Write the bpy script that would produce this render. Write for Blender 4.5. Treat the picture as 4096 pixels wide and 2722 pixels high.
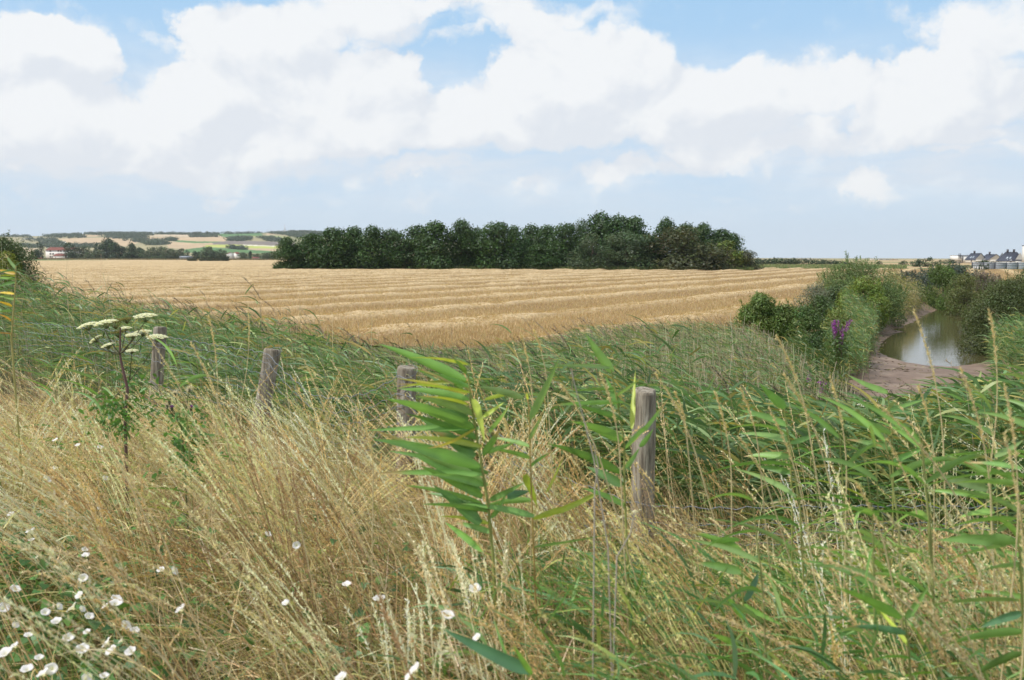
import bpy, math, random
import numpy as np
from mathutils import Matrix, Vector
C = bpy.context
SC = C.scene
for o in list(bpy.data.objects): bpy.data.objects.remove(o)
COL = SC.collection
rng = np.random.default_rng(7)
random.seed(7)
R = math.radians

# ------------------------------------------------------------ camera
F = 887.0; CX = 512.0; CY = 340.0
EYE = np.array([0.0, 0.0, 3.2])
PITCH = math.atan((340 - 257) / F); ROLL = R(0.145)
fw = np.array([0, math.cos(PITCH), -math.sin(PITCH)])
rt0 = np.array([1.0, 0, 0]); up0 = np.cross(rt0, fw)
rt = rt0 * math.cos(ROLL) + up0 * math.sin(ROLL)
up = np.cross(rt, fw)
cam = bpy.data.cameras.new('camera'); cam_o = bpy.data.objects.new('camera', cam); COL.objects.link(cam_o)
M = Matrix(((rt[0], up[0], -fw[0], EYE[0]), (rt[1], up[1], -fw[1], EYE[1]), (rt[2], up[2], -fw[2], EYE[2]), (0, 0, 0, 1)))
cam_o.matrix_world = M
cam.sensor_width = 36; cam.lens = F / 1024 * 36
cam.clip_start = 0.05; cam.clip_end = 30000
cam.dof.use_dof = True; cam.dof.focus_distance = 10.0; cam.dof.aperture_fstop = 4.5
SC.camera = cam_o
SC.view_settings.view_transform = 'Standard'; SC.view_settings.look = 'None'
SC.view_settings.exposure = 0.0; SC.view_settings.gamma = 1.0
SC.cycles.use_denoising = True
SC.cycles.max_bounces = 6; SC.cycles.diffuse_bounces = 3; SC.cycles.transmission_bounces = 3
SC.cycles.transparent_max_bounces = 8; SC.cycles.volume_bounces = 0
SC.cycles.sample_clamp_indirect = 6

def ray(px, py):
    return fw + rt * ((px - CX) / F) + up * ((CY - py) / F)
def P(px, py, Y):
    """world point seen at a pixel at forward distance Y"""
    r = ray(px, py); return EYE + r * (Y / r[1])
def G(px, py, z=0.0):
    r = ray(px, py); return EYE + r * ((z - EYE[2]) / r[2])
def proj(p):
    d = np.asarray(p) - EYE
    w = d @ fw
    return CX + F * (d @ rt) / w, CY - F * (d @ up) / w

# ------------------------------------------------------------ light
SUN_AZ = R(-104); SUN_EL = R(50)          # azimuth from +Y towards +X
to_sun = np.array([math.sin(SUN_AZ) * math.cos(SUN_EL), math.cos(SUN_AZ) * math.cos(SUN_EL), math.sin(SUN_EL)])
sl = bpy.data.lights.new('sun', 'SUN'); sl.energy = 3.8; sl.angle = R(1.2); sl.color = (1.0, 0.955, 0.88)
so = bpy.data.objects.new('sun', sl); COL.objects.link(so)
so.rotation_euler = Vector(to_sun).to_track_quat('Z', 'Y').to_euler()

# ------------------------------------------------------------ world: sky with cumulus
W = bpy.data.worlds.new('World'); SC.world = W; W.use_nodes = True
nt = W.node_tree; N = nt.nodes; LK = nt.links
for n in list(N): N.remove(n)
def nd(tree, t, **kw):
    n = tree.nodes.new(t)
    for k, v in kw.items(): setattr(n, k, v)
    return n
def mth(tree, op, a, b=None, c=None, clamp=False):
    n = tree.nodes.new('ShaderNodeMath'); n.operation = op; n.use_clamp = clamp
    for i, v in enumerate((a, b, c)):
        if v is None: continue
        if isinstance(v, (int, float)): n.inputs[i].default_value = v
        else: tree.links.new(v, n.inputs[i])
    return n.outputs[0]
def vmath(tree, op, a, b=None):
    n = tree.nodes.new('ShaderNodeVectorMath'); n.operation = op
    for i, v in enumerate((a, b)):
        if v is None: continue
        if isinstance(v, (tuple, list)): n.inputs[i].default_value = v
        else: tree.links.new(v, n.inputs[i])
    return n
def azel(px, py):
    r = ray(px, py); r = r / np.linalg.norm(r)
    return math.atan2(r[0], r[1]), math.asin(r[2])
BL = [(30, 70, 78, 48, 1), (25, 32, 46, 24, .7), (72, 48, 36, 30, .8), (262, 66, 88, 52, 1.1), (185, 92, 62, 30, .9), (345, 16, 90, 24, .7), (240, 28, 60, 34, .9), (205, 14, 36, 18, .5),
      (375, 76, 46, 36, 1), (398, 62, 24, 22, .6), (548, 58, 56, 46, 1.1), (632, 52, 46, 36, 1), (515, 100, 84, 38, 1), (600, 88, 84, 42, 1),
      (700, 88, 72, 34, 1), (785, 88, 76, 30, .95), (850, 92, 40, 26, .6), (95, 122, 96, 32, .95), (10, 124, 66, 40, .8),
      (240, 124, 130, 36, .9), (400, 118, 110, 36, .95), (545, 132, 130, 28, .8), (700, 128, 130, 34, .95), (160, 152, 200, 24, .7),
      (430, 144, 160, 22, .7), (955, 98, 74, 46, 1.15), (912, 76, 30, 26, .7), (920, 118, 50, 30, .7), (985, 20, 62, 34, .85), (500, 26, 60, 16, .55), (455, 40, 34, 8, .4),
      (560, 8, 90, 12, .45), (420, 2, 100, 14, .6), (870, 136, 90, 24, .45), (1012, 146, 50, 14, .5), (600, 178, 100, 16, .45), (880, 188, 46, 12, .45),
      (100, 180, 190, 14, .32), (800, 158, 180, 18, .5), (300, 174, 240, 16, .38), (210, 190, 24, 8, .45), (430, 170, 60, 10, .45), (520, 186, 40, 9, .45), (620, 172, 50, 12, .4), (690, 166, 60, 12, .4),
      (870, 182, 30, 12, .45), (955, 188, 30, 9, .4), (760, 198, 80, 8, .35), (500, 198, 240, 10, .28), (150, 200, 240, 9, .28), (1000, 160, 50, 8, .35), (155, 35, 26, 10, .35), (125, 20, 30, 8, .25), (950, 155, 20, 4, .5)]
ng = bpy.data.node_groups.new('cloud_cover', 'ShaderNodeTree')
ng.interface.new_socket('UV', in_out='INPUT', socket_type='NodeSocketVector')
ng.interface.new_socket('D', in_out='OUTPUT', socket_type='NodeSocketFloat')
gi = ng.nodes.new('NodeGroupInput'); go = ng.nodes.new('NodeGroupOutput')
n1 = nd(ng, 'ShaderNodeTexNoise'); n1.inputs['Scale'].default_value = 9; n1.inputs['Detail'].default_value = 7; n1.inputs['Roughness'].default_value = .58
ng.links.new(gi.outputs[0], n1.inputs['Vector'])
w1 = vmath(ng, 'SUBTRACT', n1.outputs['Color'], (.5, .5, .5))
w2 = vmath(ng, 'MULTIPLY', w1.outputs[0], (.16, .10, 0))
uvw = vmath(ng, 'ADD', gi.outputs[0], w2.outputs[0]).outputs[0]
acc = None
for (bx, by, rx, ry, wt) in BL:
    a, e = azel(bx, by)
    d = vmath(ng, 'SUBTRACT', uvw, (a, e, 0))
    s = vmath(ng, 'MULTIPLY', d.outputs[0], (F / rx / 1.06, F / ry / 1.06, 0))
    q = vmath(ng, 'DOT_PRODUCT', s.outputs[0], s.outputs[0]).outputs['Value']
    f = mth(ng, 'SUBTRACT', 1.0, q, clamp=True)
    acc = mth(ng, 'MULTIPLY', f, wt) if acc is None else mth(ng, 'MULTIPLY_ADD', f, wt, acc)
# generic clouds overhead and behind (elevation above the frame / away from it)
n2 = nd(ng, 'ShaderNodeTexNoise'); n2.inputs['Scale'].default_value = 3.2; n2.inputs['Detail'].default_value = 6; n2.inputs['Roughness'].default_value = .55
ng.links.new(gi.outputs[0], n2.inputs['Vector'])
sp = nd(ng, 'ShaderNodeSeparateXYZ'); ng.links.new(gi.outputs[0], sp.inputs[0])
hi = mth(ng, 'MULTIPLY', mth(ng, 'SUBTRACT', sp.outputs[1], .34), 6.0, clamp=True)
si = mth(ng, 'MULTIPLY', mth(ng, 'SUBTRACT', mth(ng, 'ABSOLUTE', sp.outputs[0]), .60), 6.0, clamp=True)
lo = mth(ng, 'MULTIPLY', mth(ng, 'SUBTRACT', sp.outputs[1], .08), 8.0, clamp=True)
gen = mth(ng, 'MULTIPLY', mth(ng, 'SUBTRACT', n2.outputs[0], .40), 7.0, clamp=True)
gen = mth(ng, 'MULTIPLY', gen, mth(ng, 'MAXIMUM', hi, mth(ng, 'MULTIPLY', si, lo)))
acc = mth(ng, 'ADD', acc, gen)
n3 = nd(ng, 'ShaderNodeTexNoise'); n3.inputs['Scale'].default_value = 26; n3.inputs['Detail'].default_value = 6; n3.inputs['Roughness'].default_value = .6
ng.links.new(uvw, n3.inputs['Vector'])
acc = mth(ng, 'ADD', acc, mth(ng, 'MULTIPLY', mth(ng, 'SUBTRACT', n3.outputs[0], .5), .75))
acc = mth(ng, 'ADD', acc, mth(ng, 'MULTIPLY', mth(ng, 'SUBTRACT', n1.outputs[0], .5), 1.1))
ng.links.new(acc, go.inputs[0])

tc = nd(nt, 'ShaderNodeTexCoord')
sx = nd(nt, 'ShaderNodeSeparateXYZ'); LK.new(tc.outputs['Generated'], sx.inputs[0])
az_ = mth(nt, 'ARCTAN2', sx.outputs[0], mth(nt, 'ABSOLUTE', sx.outputs[1]))
el_ = mth(nt, 'ARCSINE', sx.outputs[2])
cb = nd(nt, 'ShaderNodeCombineXYZ'); LK.new(az_, cb.inputs[0]); LK.new(el_, cb.inputs[1])
g1 = nd(nt, 'ShaderNodeGroup'); g1.node_tree = ng; LK.new(cb.outputs[0], g1.inputs[0])
off = vmath(nt, 'ADD', cb.outputs[0], (-.018, .035, 0))
g2 = nd(nt, 'ShaderNodeGroup'); g2.node_tree = ng; LK.new(off.outputs[0], g2.inputs[0])
D = g1.outputs[0]
cover = nd(nt, 'ShaderNodeMapRange'); cover.interpolation_type = 'SMOOTHSTEP'; LK.new(mth(nt, 'MULTIPLY', D, mth(nt, 'MULTIPLY_ADD', el_, 2.9, .72)), cover.inputs[0])
cover.inputs[1].default_value = .0; cover.inputs[2].default_value = .85
lit = nd(nt, 'ShaderNodeMapRange'); 
def fine(vec):
    q = nd(nt, 'ShaderNodeTexNoise'); q.inputs['Scale'].default_value = 13; q.inputs['Detail'].default_value = 6; q.inputs['Roughness'].default_value = .5; q.inputs['Distortion'].default_value = .4
    LK.new(vec, q.inputs['Vector']); return q.outputs[0]
off2 = vmath(nt, 'ADD', cb.outputs[0], (-.010, .016, 0))
relief = mth(nt, 'MULTIPLY', mth(nt, 'SUBTRACT', fine(cb.outputs[0]), fine(off2.outputs[0])), 3.6)
LK.new(mth(nt, 'ADD', mth(nt, 'MULTIPLY', mth(nt, 'SUBTRACT', D, g2.outputs[0]), .75), relief), lit.inputs[0])
lit.inputs[1].default_value = -.60; lit.inputs[2].default_value = .50; lit.interpolation_type = 'SMOOTHSTEP'
sky = nd(nt, 'ShaderNodeTexSky'); sky.sky_type = 'NISHITA'; sky.sun_disc = False
sky.sun_elevation = SUN_EL; sky.sun_rotation = SUN_AZ % (2 * math.pi); sky.altitude = 0; sky.air_density = 1.0; sky.dust_density = .6; sky.ozone_density = 2.0
KB = 0.1
ccol = nd(nt, 'ShaderNodeMix'); ccol.data_type = 'RGBA'
LK.new(lit.outputs[0], ccol.inputs[0])
ccol.inputs[6].default_value = (.81 / KB, .84 / KB, .885 / KB, 1); ccol.inputs[7].default_value = (.96 / KB, .965 / KB, .965 / KB, 1)
# veil of haze thickening to the horizon
veil = mth(nt, 'POWER', mth(nt, 'SUBTRACT', 1.0, mth(nt, 'MULTIPLY', mth(nt, 'ABSOLUTE', el_), 2.2), clamp=True), 2.0)
veil2 = mth(nt, 'MULTIPLY_ADD', veil, .18, .78)
sk = nd(nt, 'ShaderNodeMix'); sk.data_type = 'RGBA'; LK.new(veil2, sk.inputs[0]); LK.new(sky.outputs[0], sk.inputs[6])
hz = nd(nt, 'ShaderNodeMix'); hz.data_type = 'RGBA'; LK.new(veil, hz.inputs[0]); hz.inputs[6].default_value = (.40 / KB, .70 / KB, 1.02 / KB, 1); hz.inputs[7].default_value = (.70 / KB, .81 / KB, .92 / KB, 1)
LK.new(hz.outputs[2], sk.inputs[7])
# thin high veil between and below the cumulus
def sstep(a_, b_, v_):
    q = nd(nt, 'ShaderNodeMapRange'); q.interpolation_type = 'SMOOTHSTEP'; LK.new(v_, q.inputs[0]); q.inputs[1].default_value = a_; q.inputs[2].default_value = b_; return q.outputs[0]
st = nd(nt, 'ShaderNodeMapping'); st.inputs['Scale'].default_value = (5, 20, 1); LK.new(cb.outputs[0], st.inputs[0])
sn = nd(nt, 'ShaderNodeTexNoise'); sn.inputs['Scale'].default_value = 1.0; sn.inputs['Detail'].default_value = 7; sn.inputs['Roughness'].default_value = .6; sn.inputs['Distortion'].default_value = .3; LK.new(st.outputs[0], sn.inputs['Vector'])
win = mth(nt, 'MULTIPLY', sstep(.02, .10, el_), mth(nt, 'SUBTRACT', 1.0, sstep(.15, .25, el_)))
thin = mth(nt, 'MULTIPLY', win, mth(nt, 'MULTIPLY_ADD', mth(nt, 'SUBTRACT', sn.outputs[0], .5), 2.6, .52), clamp=True)
tot = mth(nt, 'MAXIMUM', mth(nt, 'MULTIPLY', cover.outputs[0], .92), mth(nt, 'MULTIPLY', thin, .85))
mx = nd(nt, 'ShaderNodeMix'); mx.data_type = 'RGBA'; LK.new(tot, mx.inputs[0])
LK.new(sk.outputs[2], mx.inputs[6]); LK.new(ccol.outputs[2], mx.inputs[7])
bg = nd(nt, 'ShaderNodeBackground'); bg.inputs[1].default_value = KB; LK.new(mx.outputs[2], bg.inputs[0])
wo = nd(nt, 'ShaderNodeOutputWorld'); LK.new(bg.outputs[0], wo.inputs[0])
W.cycles.sampling_method = 'MANUAL'; W.cycles.sample_map_resolution = 512

# ------------------------------------------------------------ helpers
def tag(o, label=None, cat=None, group=None, kind=None):
    if label: o['label'] = label
    if cat: o['category'] = cat
    if group: o['group'] = group
    if kind: o['kind'] = kind
    return o
def empty(name, loc=(0, 0, 0), rz=0):
    o = bpy.data.objects.new(name, None); o.location = loc; o.rotation_euler.z = rz; COL.objects.link(o); return o
def mesh_obj(name, V, Q, mat, parent=None, col=None, smooth=False):
    """V (n,3); Q list of arrays of faces (m,k)"""
    me = bpy.data.meshes.new(name)
    V = np.asarray(V, np.float32)
    if not isinstance(Q, list): Q = [Q]
    Q = [np.asarray(q, np.int32) for q in Q if len(q)]
    me.vertices.add(len(V)); me.vertices.foreach_set('co', V.ravel())
    nl = sum(q.size for q in Q); nf = sum(len(q) for q in Q)
    me.loops.add(nl); me.loops.foreach_set('vertex_index', np.concatenate([q.ravel() for q in Q]))
    me.polygons.add(nf)
    tot = np.concatenate([np.full(len(q), q.shape[1], np.int32) for q in Q])
    st = np.concatenate([[0], np.cumsum(tot)[:-1]]).astype(np.int32)
    me.polygons.foreach_set('loop_start', st); me.polygons.foreach_set('loop_total', tot)
    if smooth: me.polygons.foreach_set('use_smooth', np.ones(nf, bool))
    me.update(calc_edges=True)
    if col is not None:
        a = me.attributes.new('Col', 'FLOAT_COLOR', 'POINT')
        c = np.ones((len(V), 4), np.float32); c[:, :3] = col
        a.data.foreach_set('color', c.ravel())
    if mat: me.materials.append(mat)
    o = bpy.data.objects.new(name, me); COL.objects.link(o)
    if parent: o.parent = parent
    return o
def copy_tree(o, parent=None):
    c = o.copy(); COL.objects.link(c); c.parent = parent
    for ch in list(o.children): copy_tree(ch, c)
    return c
class MB:
    """collects geometry for ONE mesh"""
    def __init__(s): s.V = []; s.Q = {}; s.C = []; s.n = 0
    def add(s, V, Q, col=(1, 1, 1)):
        V = np.asarray(V, float).reshape(-1, 3); Q = np.asarray(Q)
        s.V.append(V); s.Q.setdefault(Q.shape[1], []).append(Q + s.n)
        c = np.asarray(col, float)
        s.C.append(np.broadcast_to(c, V.shape) if c.ndim == 1 else c.reshape(-1, 3)); s.n += len(V)
    def build(s, name, mat, parent=None, smooth=False, origin=None):
        V = np.concatenate(s.V)
        if origin is not None: V = V - np.asarray(origin)
        o = mesh_obj(name, V, [np.concatenate(q) for q in s.Q.values()], mat, parent, np.concatenate(s.C), smooth)
        if origin is not None and parent is None: o.location = origin
        return o
    def box(s, c, size, rz=0, col=(1, 1, 1)):
        h = np.array(size) / 2
        v = np.array([[x, y, z] for z in (-1, 1) for y in (-1, 1) for x in (-1, 1)]) * h
        cr, sr = math.cos(rz), math.sin(rz)
        v = v @ np.array([[cr, sr, 0], [-sr, cr, 0], [0, 0, 1]]) + np.array(c)
        s.add(v, [[0, 2, 3, 1], [4, 5, 7, 6], [0, 1, 5, 4], [2, 6, 7, 3], [0, 4, 6, 2], [1, 3, 7, 5]], col)
    def poly(s, pts, col=(1, 1, 1)):
        s.add(pts, [list(range(len(pts)))], col)
def nrm(v): return v / (np.linalg.norm(v, axis=-1, keepdims=True) + 1e-9)
def jit(n, col, amt=.15):
    col = np.asarray(col, float)
    b = 1 + rng.normal(0, amt, (n, 1)); h = 1 + rng.normal(0, amt * .35, (n, 3))
    return np.clip(col * b * h, .004, .95)
def pal(n, cols, wts, amt=.15):
    cols = np.asarray(cols, float); wts = np.asarray(wts, float); wts = wts / wts.sum()
    k = rng.choice(len(cols), n, p=wts)
    return jit(n, cols[k], amt)
def curve(base, d0, L, bend, t):
    """t (T,) or (N,T) -> (N,T,3)"""
    t = np.broadcast_to(np.asarray(t, float), (len(base), np.shape(t)[-1]))[..., None]
    return base[:, None] + d0[:, None] * (L[:, None, None] * t) + bend[:, None] * (L[:, None, None] * t ** 2)
def tang(d0, bend, t):
    t = np.broadcast_to(np.asarray(t, float), (len(d0), np.shape(t)[-1]))[..., None]
    return nrm(d0[:, None] + 2 * bend[:, None] * t)
def P_leaf(t): return np.minimum(1, (t / .18) ** .6 * .6 + .4) * (1 - t ** 2.2)
def P_grass(t): return (1 - t) ** .7
def P_diam(t): return np.sin(np.clip(t, 0, 1) * math.pi) ** .7
def ribbons(mb, base, d0, L, Wd, bend, K, col, prof=P_leaf, side=None):
    n = len(base)
    if n == 0: return
    t = np.linspace(0, 1, K + 1)
    p = curve(base, d0, L, bend, t)
    if side is None:
        side = nrm(np.cross(d0, rng.normal(0, 1, (n, 3))))
    w = (Wd[:, None] * np.maximum(prof(t), .02)[None]) [..., None] * side[:, None] * .5
    V = np.stack([p - w, p + w], 2)          # n,K+1,2,3
    i = (np.arange(n) * (K + 1) * 2)[:, None] + (np.arange(K) * 2)[None]
    Q = np.stack([i, i + 1, i + 3, i + 2], -1).reshape(-1, 4)
    c = np.repeat(col, (K + 1) * 2, 0)
    mb.add(V.reshape(-1, 3), Q, c)
def folded(mb, base, d0, L, Wd, bend, K, col, side, dry=.35):
    """strap leaves with a V-shaped section and, on some, a dried tip"""
    n = len(base); t = np.linspace(0, 1, K + 1); p = curve(base, d0, L, bend, t); tg = tang(d0, bend, t)
    tw = rng.normal(0, .5, (n, 1, 1)) * t[None, :, None]
    sd = nrm(side)[:, None] * np.cos(tw) + np.cross(tg, nrm(side)[:, None]) * np.sin(tw)
    up_ = nrm(np.cross(sd, tg)); up_ = up_ * np.sign(up_[..., 2:3] + 1e-6)
    w = (Wd[:, None] * np.maximum(P_leaf(t), .02)[None])[..., None] * .5
    V = np.stack([p - w * sd + up_ * w * .45, p, p + w * sd + up_ * w * .45], 2)
    i = (np.arange(n) * (K + 1) * 3)[:, None, None] + (np.arange(K) * 3)[None, :, None] + np.arange(2)[None, None]
    Q = np.stack([i, i + 1, i + 4, i + 3], -1).reshape(-1, 4)
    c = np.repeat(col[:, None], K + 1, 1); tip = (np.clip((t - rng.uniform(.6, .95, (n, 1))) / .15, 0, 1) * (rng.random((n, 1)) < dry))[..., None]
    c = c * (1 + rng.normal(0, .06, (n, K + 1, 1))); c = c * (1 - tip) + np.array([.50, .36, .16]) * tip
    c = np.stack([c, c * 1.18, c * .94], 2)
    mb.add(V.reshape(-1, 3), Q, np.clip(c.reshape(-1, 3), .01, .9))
def tubes(mb, base, d0, L, r0, r1, bend, K, col, S=3):
    n = len(base)
    if n == 0: return
    t = np.linspace(0, 1, K + 1)
    p = curve(base, d0, L, bend, t)
    a = nrm(np.cross(d0, np.array([.3, 1, .1]))); b = nrm(np.cross(d0, a))
    ang = np.arange(S) * 2 * math.pi / S
    ring = a[:, None] * np.cos(ang)[None, :, None] + b[:, None] * np.sin(ang)[None, :, None]
    r = r0[:, None] * (1 - t) + r1[:, None] * t
    V = p[:, :, None] + ring[:, None] * r[..., None, None]     # n,K+1,S,3
    i0 = (np.arange(n) * (K + 1) * S)[:, None, None] + (np.arange(K) * S)[None, :, None]
    j = np.arange(S)[None, None]; j2 = (j + 1) % S
    Q = np.stack([i0 + j, i0 + j2, i0 + S + j2, i0 + S + j], -1).reshape(-1, 4)
    mb.add(V.reshape(-1, 3), Q, np.repeat(col, (K + 1) * S, 0))
def path_tube(mb, pts, rad, S=6, col=(1, 1, 1), cap=True):
    pts = np.asarray(pts, float); n = len(pts); rad = np.broadcast_to(rad, (n,))
    d = np.gradient(pts, axis=0); d = nrm(d)
    ref = np.array([.13, .97, .21]); a = nrm(np.cross(d, ref)); b = np.cross(d, a)
    ang = np.arange(S) * 2 * math.pi / S
    V = pts[:, None] + (a[:, None] * np.cos(ang)[None, :, None] + b[:, None] * np.sin(ang)[None, :, None]) * rad[:, None, None]
    i = (np.arange(n - 1) * S)[:, None]; j = np.arange(S)[None]; j2 = (j + 1) % S
    Q = np.stack([i + j, i + j2, i + S + j2, i + S + j], -1).reshape(-1, 4)
    mb.add(V.reshape(-1, 3), Q, col)
    if cap:
        mb.add(V[-1], [list(range(S))], col)
_lat = rng.random((256, 256))
def vnoise(x, y):
    xi = np.floor(x).astype(int); yi = np.floor(y).astype(int); fx = x - xi; fy = y - yi
    fx = fx * fx * (3 - 2 * fx); fy = fy * fy * (3 - 2 * fy)
    g = lambda a, b: _lat[a % 256, b % 256]
    return (g(xi, yi) * (1 - fx) + g(xi + 1, yi) * fx) * (1 - fy) + (g(xi, yi + 1) * (1 - fx) + g(xi + 1, yi + 1) * fx) * fy
def fbm(x, y, o=4):
    s = 0; a = .5
    for k in range(o): s = s + a * (vnoise(x * 2 ** k + 17 * k, y * 2 ** k + 5 * k) - .5); a *= .5
    return s

# ------------------------------------------------------------ materials
def mat_new(name):
    m = bpy.data.materials.new(name); m.use_nodes = True
    t = m.node_tree
    for n in list(t.nodes): t.nodes.remove(n)
    return m, t
def mat_leaf(name, trans=.35, gloss=.06, rough=.45, gain=1.0, noise=0.0):
    m, t = mat_new(name)
    at = nd(t, 'ShaderNodeAttribute'); at.attribute_name = 'Col'
    c = at.outputs['Color']
    df = nd(t, 'ShaderNodeBsdfDiffuse'); tr = nd(t, 'ShaderNodeBsdfTranslucent'); gl = nd(t, 'ShaderNodeBsdfGlossy')
    t.links.new(c, df.inputs[0])
    w = nd(t, 'ShaderNodeMix'); w.data_type = 'RGBA'; w.blend_type = 'MULTIPLY'; w.inputs[0].default_value = 1
    t.links.new(c, w.inputs[6]); w.inputs[7].default_value = (1.25, 1.25, .75, 1)
    t.links.new(w.outputs[2], tr.inputs[0]); gl.inputs['Roughness'].default_value = rough; gl.inputs[0].default_value = (.9, .95, 1, 1)
    m1 = nd(t, 'ShaderNodeMixShader'); m1.inputs[0].default_value = trans; t.links.new(df.outputs[0], m1.inputs[1]); t.links.new(tr.outputs[0], m1.inputs[2])
    m2 = nd(t, 'ShaderNodeMixShader'); m2.inputs[0].default_value = gloss; t.links.new(m1.outputs[0], m2.inputs[1]); t.links.new(gl.outputs[0], m2.inputs[2])
    o = nd(t, 'ShaderNodeOutputMaterial'); t.links.new(m2.outputs[0], o.inputs[0])
    return m
def mat_noise(name, cols, scale=5, detail=6, rough=.9, bump=.0, bscale=30, attr=False, spec=.2, stretch=(1, 1, 1), bdist=.02):
    m, t = mat_new(name)
    tx = nd(t, 'ShaderNodeTexCoord'); mp = nd(t, 'ShaderNodeMapping'); mp.inputs['Scale'].default_value = stretch
    t.links.new(tx.outputs['Object'], mp.inputs[0])
    nz = nd(t, 'ShaderNodeTexNoise'); nz.inputs['Scale'].default_value = scale; nz.inputs['Detail'].default_value = detail; nz.inputs['Roughness'].default_value = .62
    t.links.new(mp.outputs[0], nz.inputs['Vector'])
    cr = nd(t, 'ShaderNodeValToRGB'); t.links.new(nz.outputs[0], cr.inputs[0])
    e = cr.color_ramp.elements; n = len(cols)
    while len(e) < n: e.new(.5)
    for i, c in enumerate(cols):
        e[i].position = .3 + .4 * i / max(1, n - 1); e[i].color = (*c, 1)
    b = nd(t, 'ShaderNodeBsdfPrincipled'); b.inputs['Roughness'].default_value = rough; b.inputs['Specular IOR Level'].default_value = spec
    out = cr.outputs[0]
    if attr:
        at = nd(t, 'ShaderNodeAttribute'); at.attribute_name = 'Col'
        w = nd(t, 'ShaderNodeMix'); w.data_type = 'RGBA'; w.blend_type = 'MULTIPLY'; w.inputs[0].default_value = 1
        t.links.new(out, w.inputs[6]); t.links.new(at.outputs[0], w.inputs[7]); out = w.outputs[2]
    t.links.new(out, b.inputs['Base Color'])
    if bump:
        n2 = nd(t, 'ShaderNodeTexNoise'); n2.inputs['Scale'].default_value = bscale; n2.inputs['Detail'].default_value = 5
        t.links.new(mp.outputs[0], n2.inputs['Vector'])
        bp = nd(t, 'ShaderNodeBump'); bp.inputs['Strength'].default_value = bump; bp.inputs['Distance'].default_value = bdist
        t.links.new(n2.outputs[0], bp.inputs['Height']); t.links.new(bp.outputs[0], b.inputs['Normal'])
    o = nd(t, 'ShaderNodeOutputMaterial'); t.links.new(b.outputs[0], o.inputs[0])
    return m
M_GRASS = mat_leaf('grass_blades', .30, .03)
M_REED = mat_leaf('reed_leaf', .33, .035, .5)
M_TREE = mat_leaf('tree_leaf', .22, .03, .5)
M_PETAL = mat_leaf('petal', .35, .02)
M_BARK = mat_noise('bark', [(.05, .04, .03), (.13, .11, .085)], 4, bump=.5)
M_STEM = mat_noise('stem', [(.7, .7, .7), (1, 1, 1)], 20, attr=True)
M_POST = mat_noise('weathered_wood', [(.10, .08, .062), (.27, .235, .185), (.46, .42, .35)], 9, bump=.9, bscale=26, stretch=(4, 4, .5), rough=.92, bdist=.012)
M_WIRE = mat_noise('galvanised_wire', [(.14, .155, .18), (.26, .28, .32)], 40, rough=.5, spec=.5)
M_EARTH = mat_noise('earth', [(.045, .04, .022), (.09, .08, .04), (.15, .115, .06)], 3, bump=.6, bscale=12)
M_WALL = mat_noise('render_wall', [(.70, .68, .64), (.80, .79, .76)], .3)
M_CREAM = mat_noise('cream_wall', [(.56, .52, .45), (.64, .60, .53)], .3)
M_SLATE = mat_noise('slate_roof', [(.045, .052, .075), (.075, .082, .11)], .8, rough=.6)
M_TILE = mat_noise('tile_roof', [(.16, .06, .05), (.21, .085, .065)], .5)
M_DARK = mat_noise('dark_opening', [(.02, .018, .025), (.05, .04, .055)], .5, rough=.3, spec=.5)
M_GLASS = mat_noise('roof_glass', [(.30, .36, .42), (.40, .46, .52)], .5, rough=.15, spec=.7)
M_PANEL = mat_noise('concrete_panel', [(.27, .30, .34), (.35, .38, .42)], .6)
M_PAINT = mat_noise('paint', [(.9, .9, .9), (1, 1, 1)], .5, attr=True, rough=.5)

# ------------------------------------------------------------ terrain height
WATER_Z = -1.3
wl = [G(x, y, WATER_Z)[:2] for x, y in [(927, 314), (917, 320), (905, 326), (899, 332), (888, 337), (882, 344), (880, 350), (886, 357), (905, 361), (930, 364.5), (955, 366), (975, 363), (1000, 356), (1030, 350), (1040, 335), (1010, 322), (1000, 312), (985, 306), (955, 306.5), (940, 309)]]
WPOLY = np.array(wl)
ml = [G(x, y, -1.1)[:2] for x, y in [(925, 311), (905, 318), (893, 325), (876, 335), (862, 346), (850, 358), (846, 372), (846, 390), (850, 410), (868, 440), (905, 452), (960, 450), (1010, 440), (1025, 405), (1045, 375), (1062, 350), (1062, 333), (1035, 318), (1015, 306), (985, 302), (950, 304)]]
MPOLY = np.array(ml)
def sdist(x, y, poly):
    """signed distance to a polygon, negative inside"""
    x = np.asarray(x, float); y = np.asarray(y, float)
    best = np.full(x.shape, 1e9); ins = np.zeros(x.shape, bool)
    for i in range(len(poly)):
        a = poly[i]; b = poly[(i + 1) % len(poly)]
        ab = b - a; t = np.clip(((x - a[0]) * ab[0] + (y - a[1]) * ab[1]) / (ab @ ab), 0, 1)
        best = np.minimum(best, np.hypot(x - a[0] - t * ab[0], y - a[1] - t * ab[1]))
        c = (a[1] > y) != (b[1] > y)
        xx = a[0] + (y - a[1]) * (b[0] - a[0]) / (b[1] - a[1] + 1e-12)
        ins ^= c & (x < xx)
    return np.where(ins, -best, best)
def Scoord(x, y):
    xs = -np.logaddexp(-x * 1.2, -.8 * 1.2) / 1.2
    return .655 * xs + .755 * y
def smooth(a, b, t):
    t = np.clip((t - a) / (b - a), 0, 1); return t * t * (3 - 2 * t)
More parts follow.
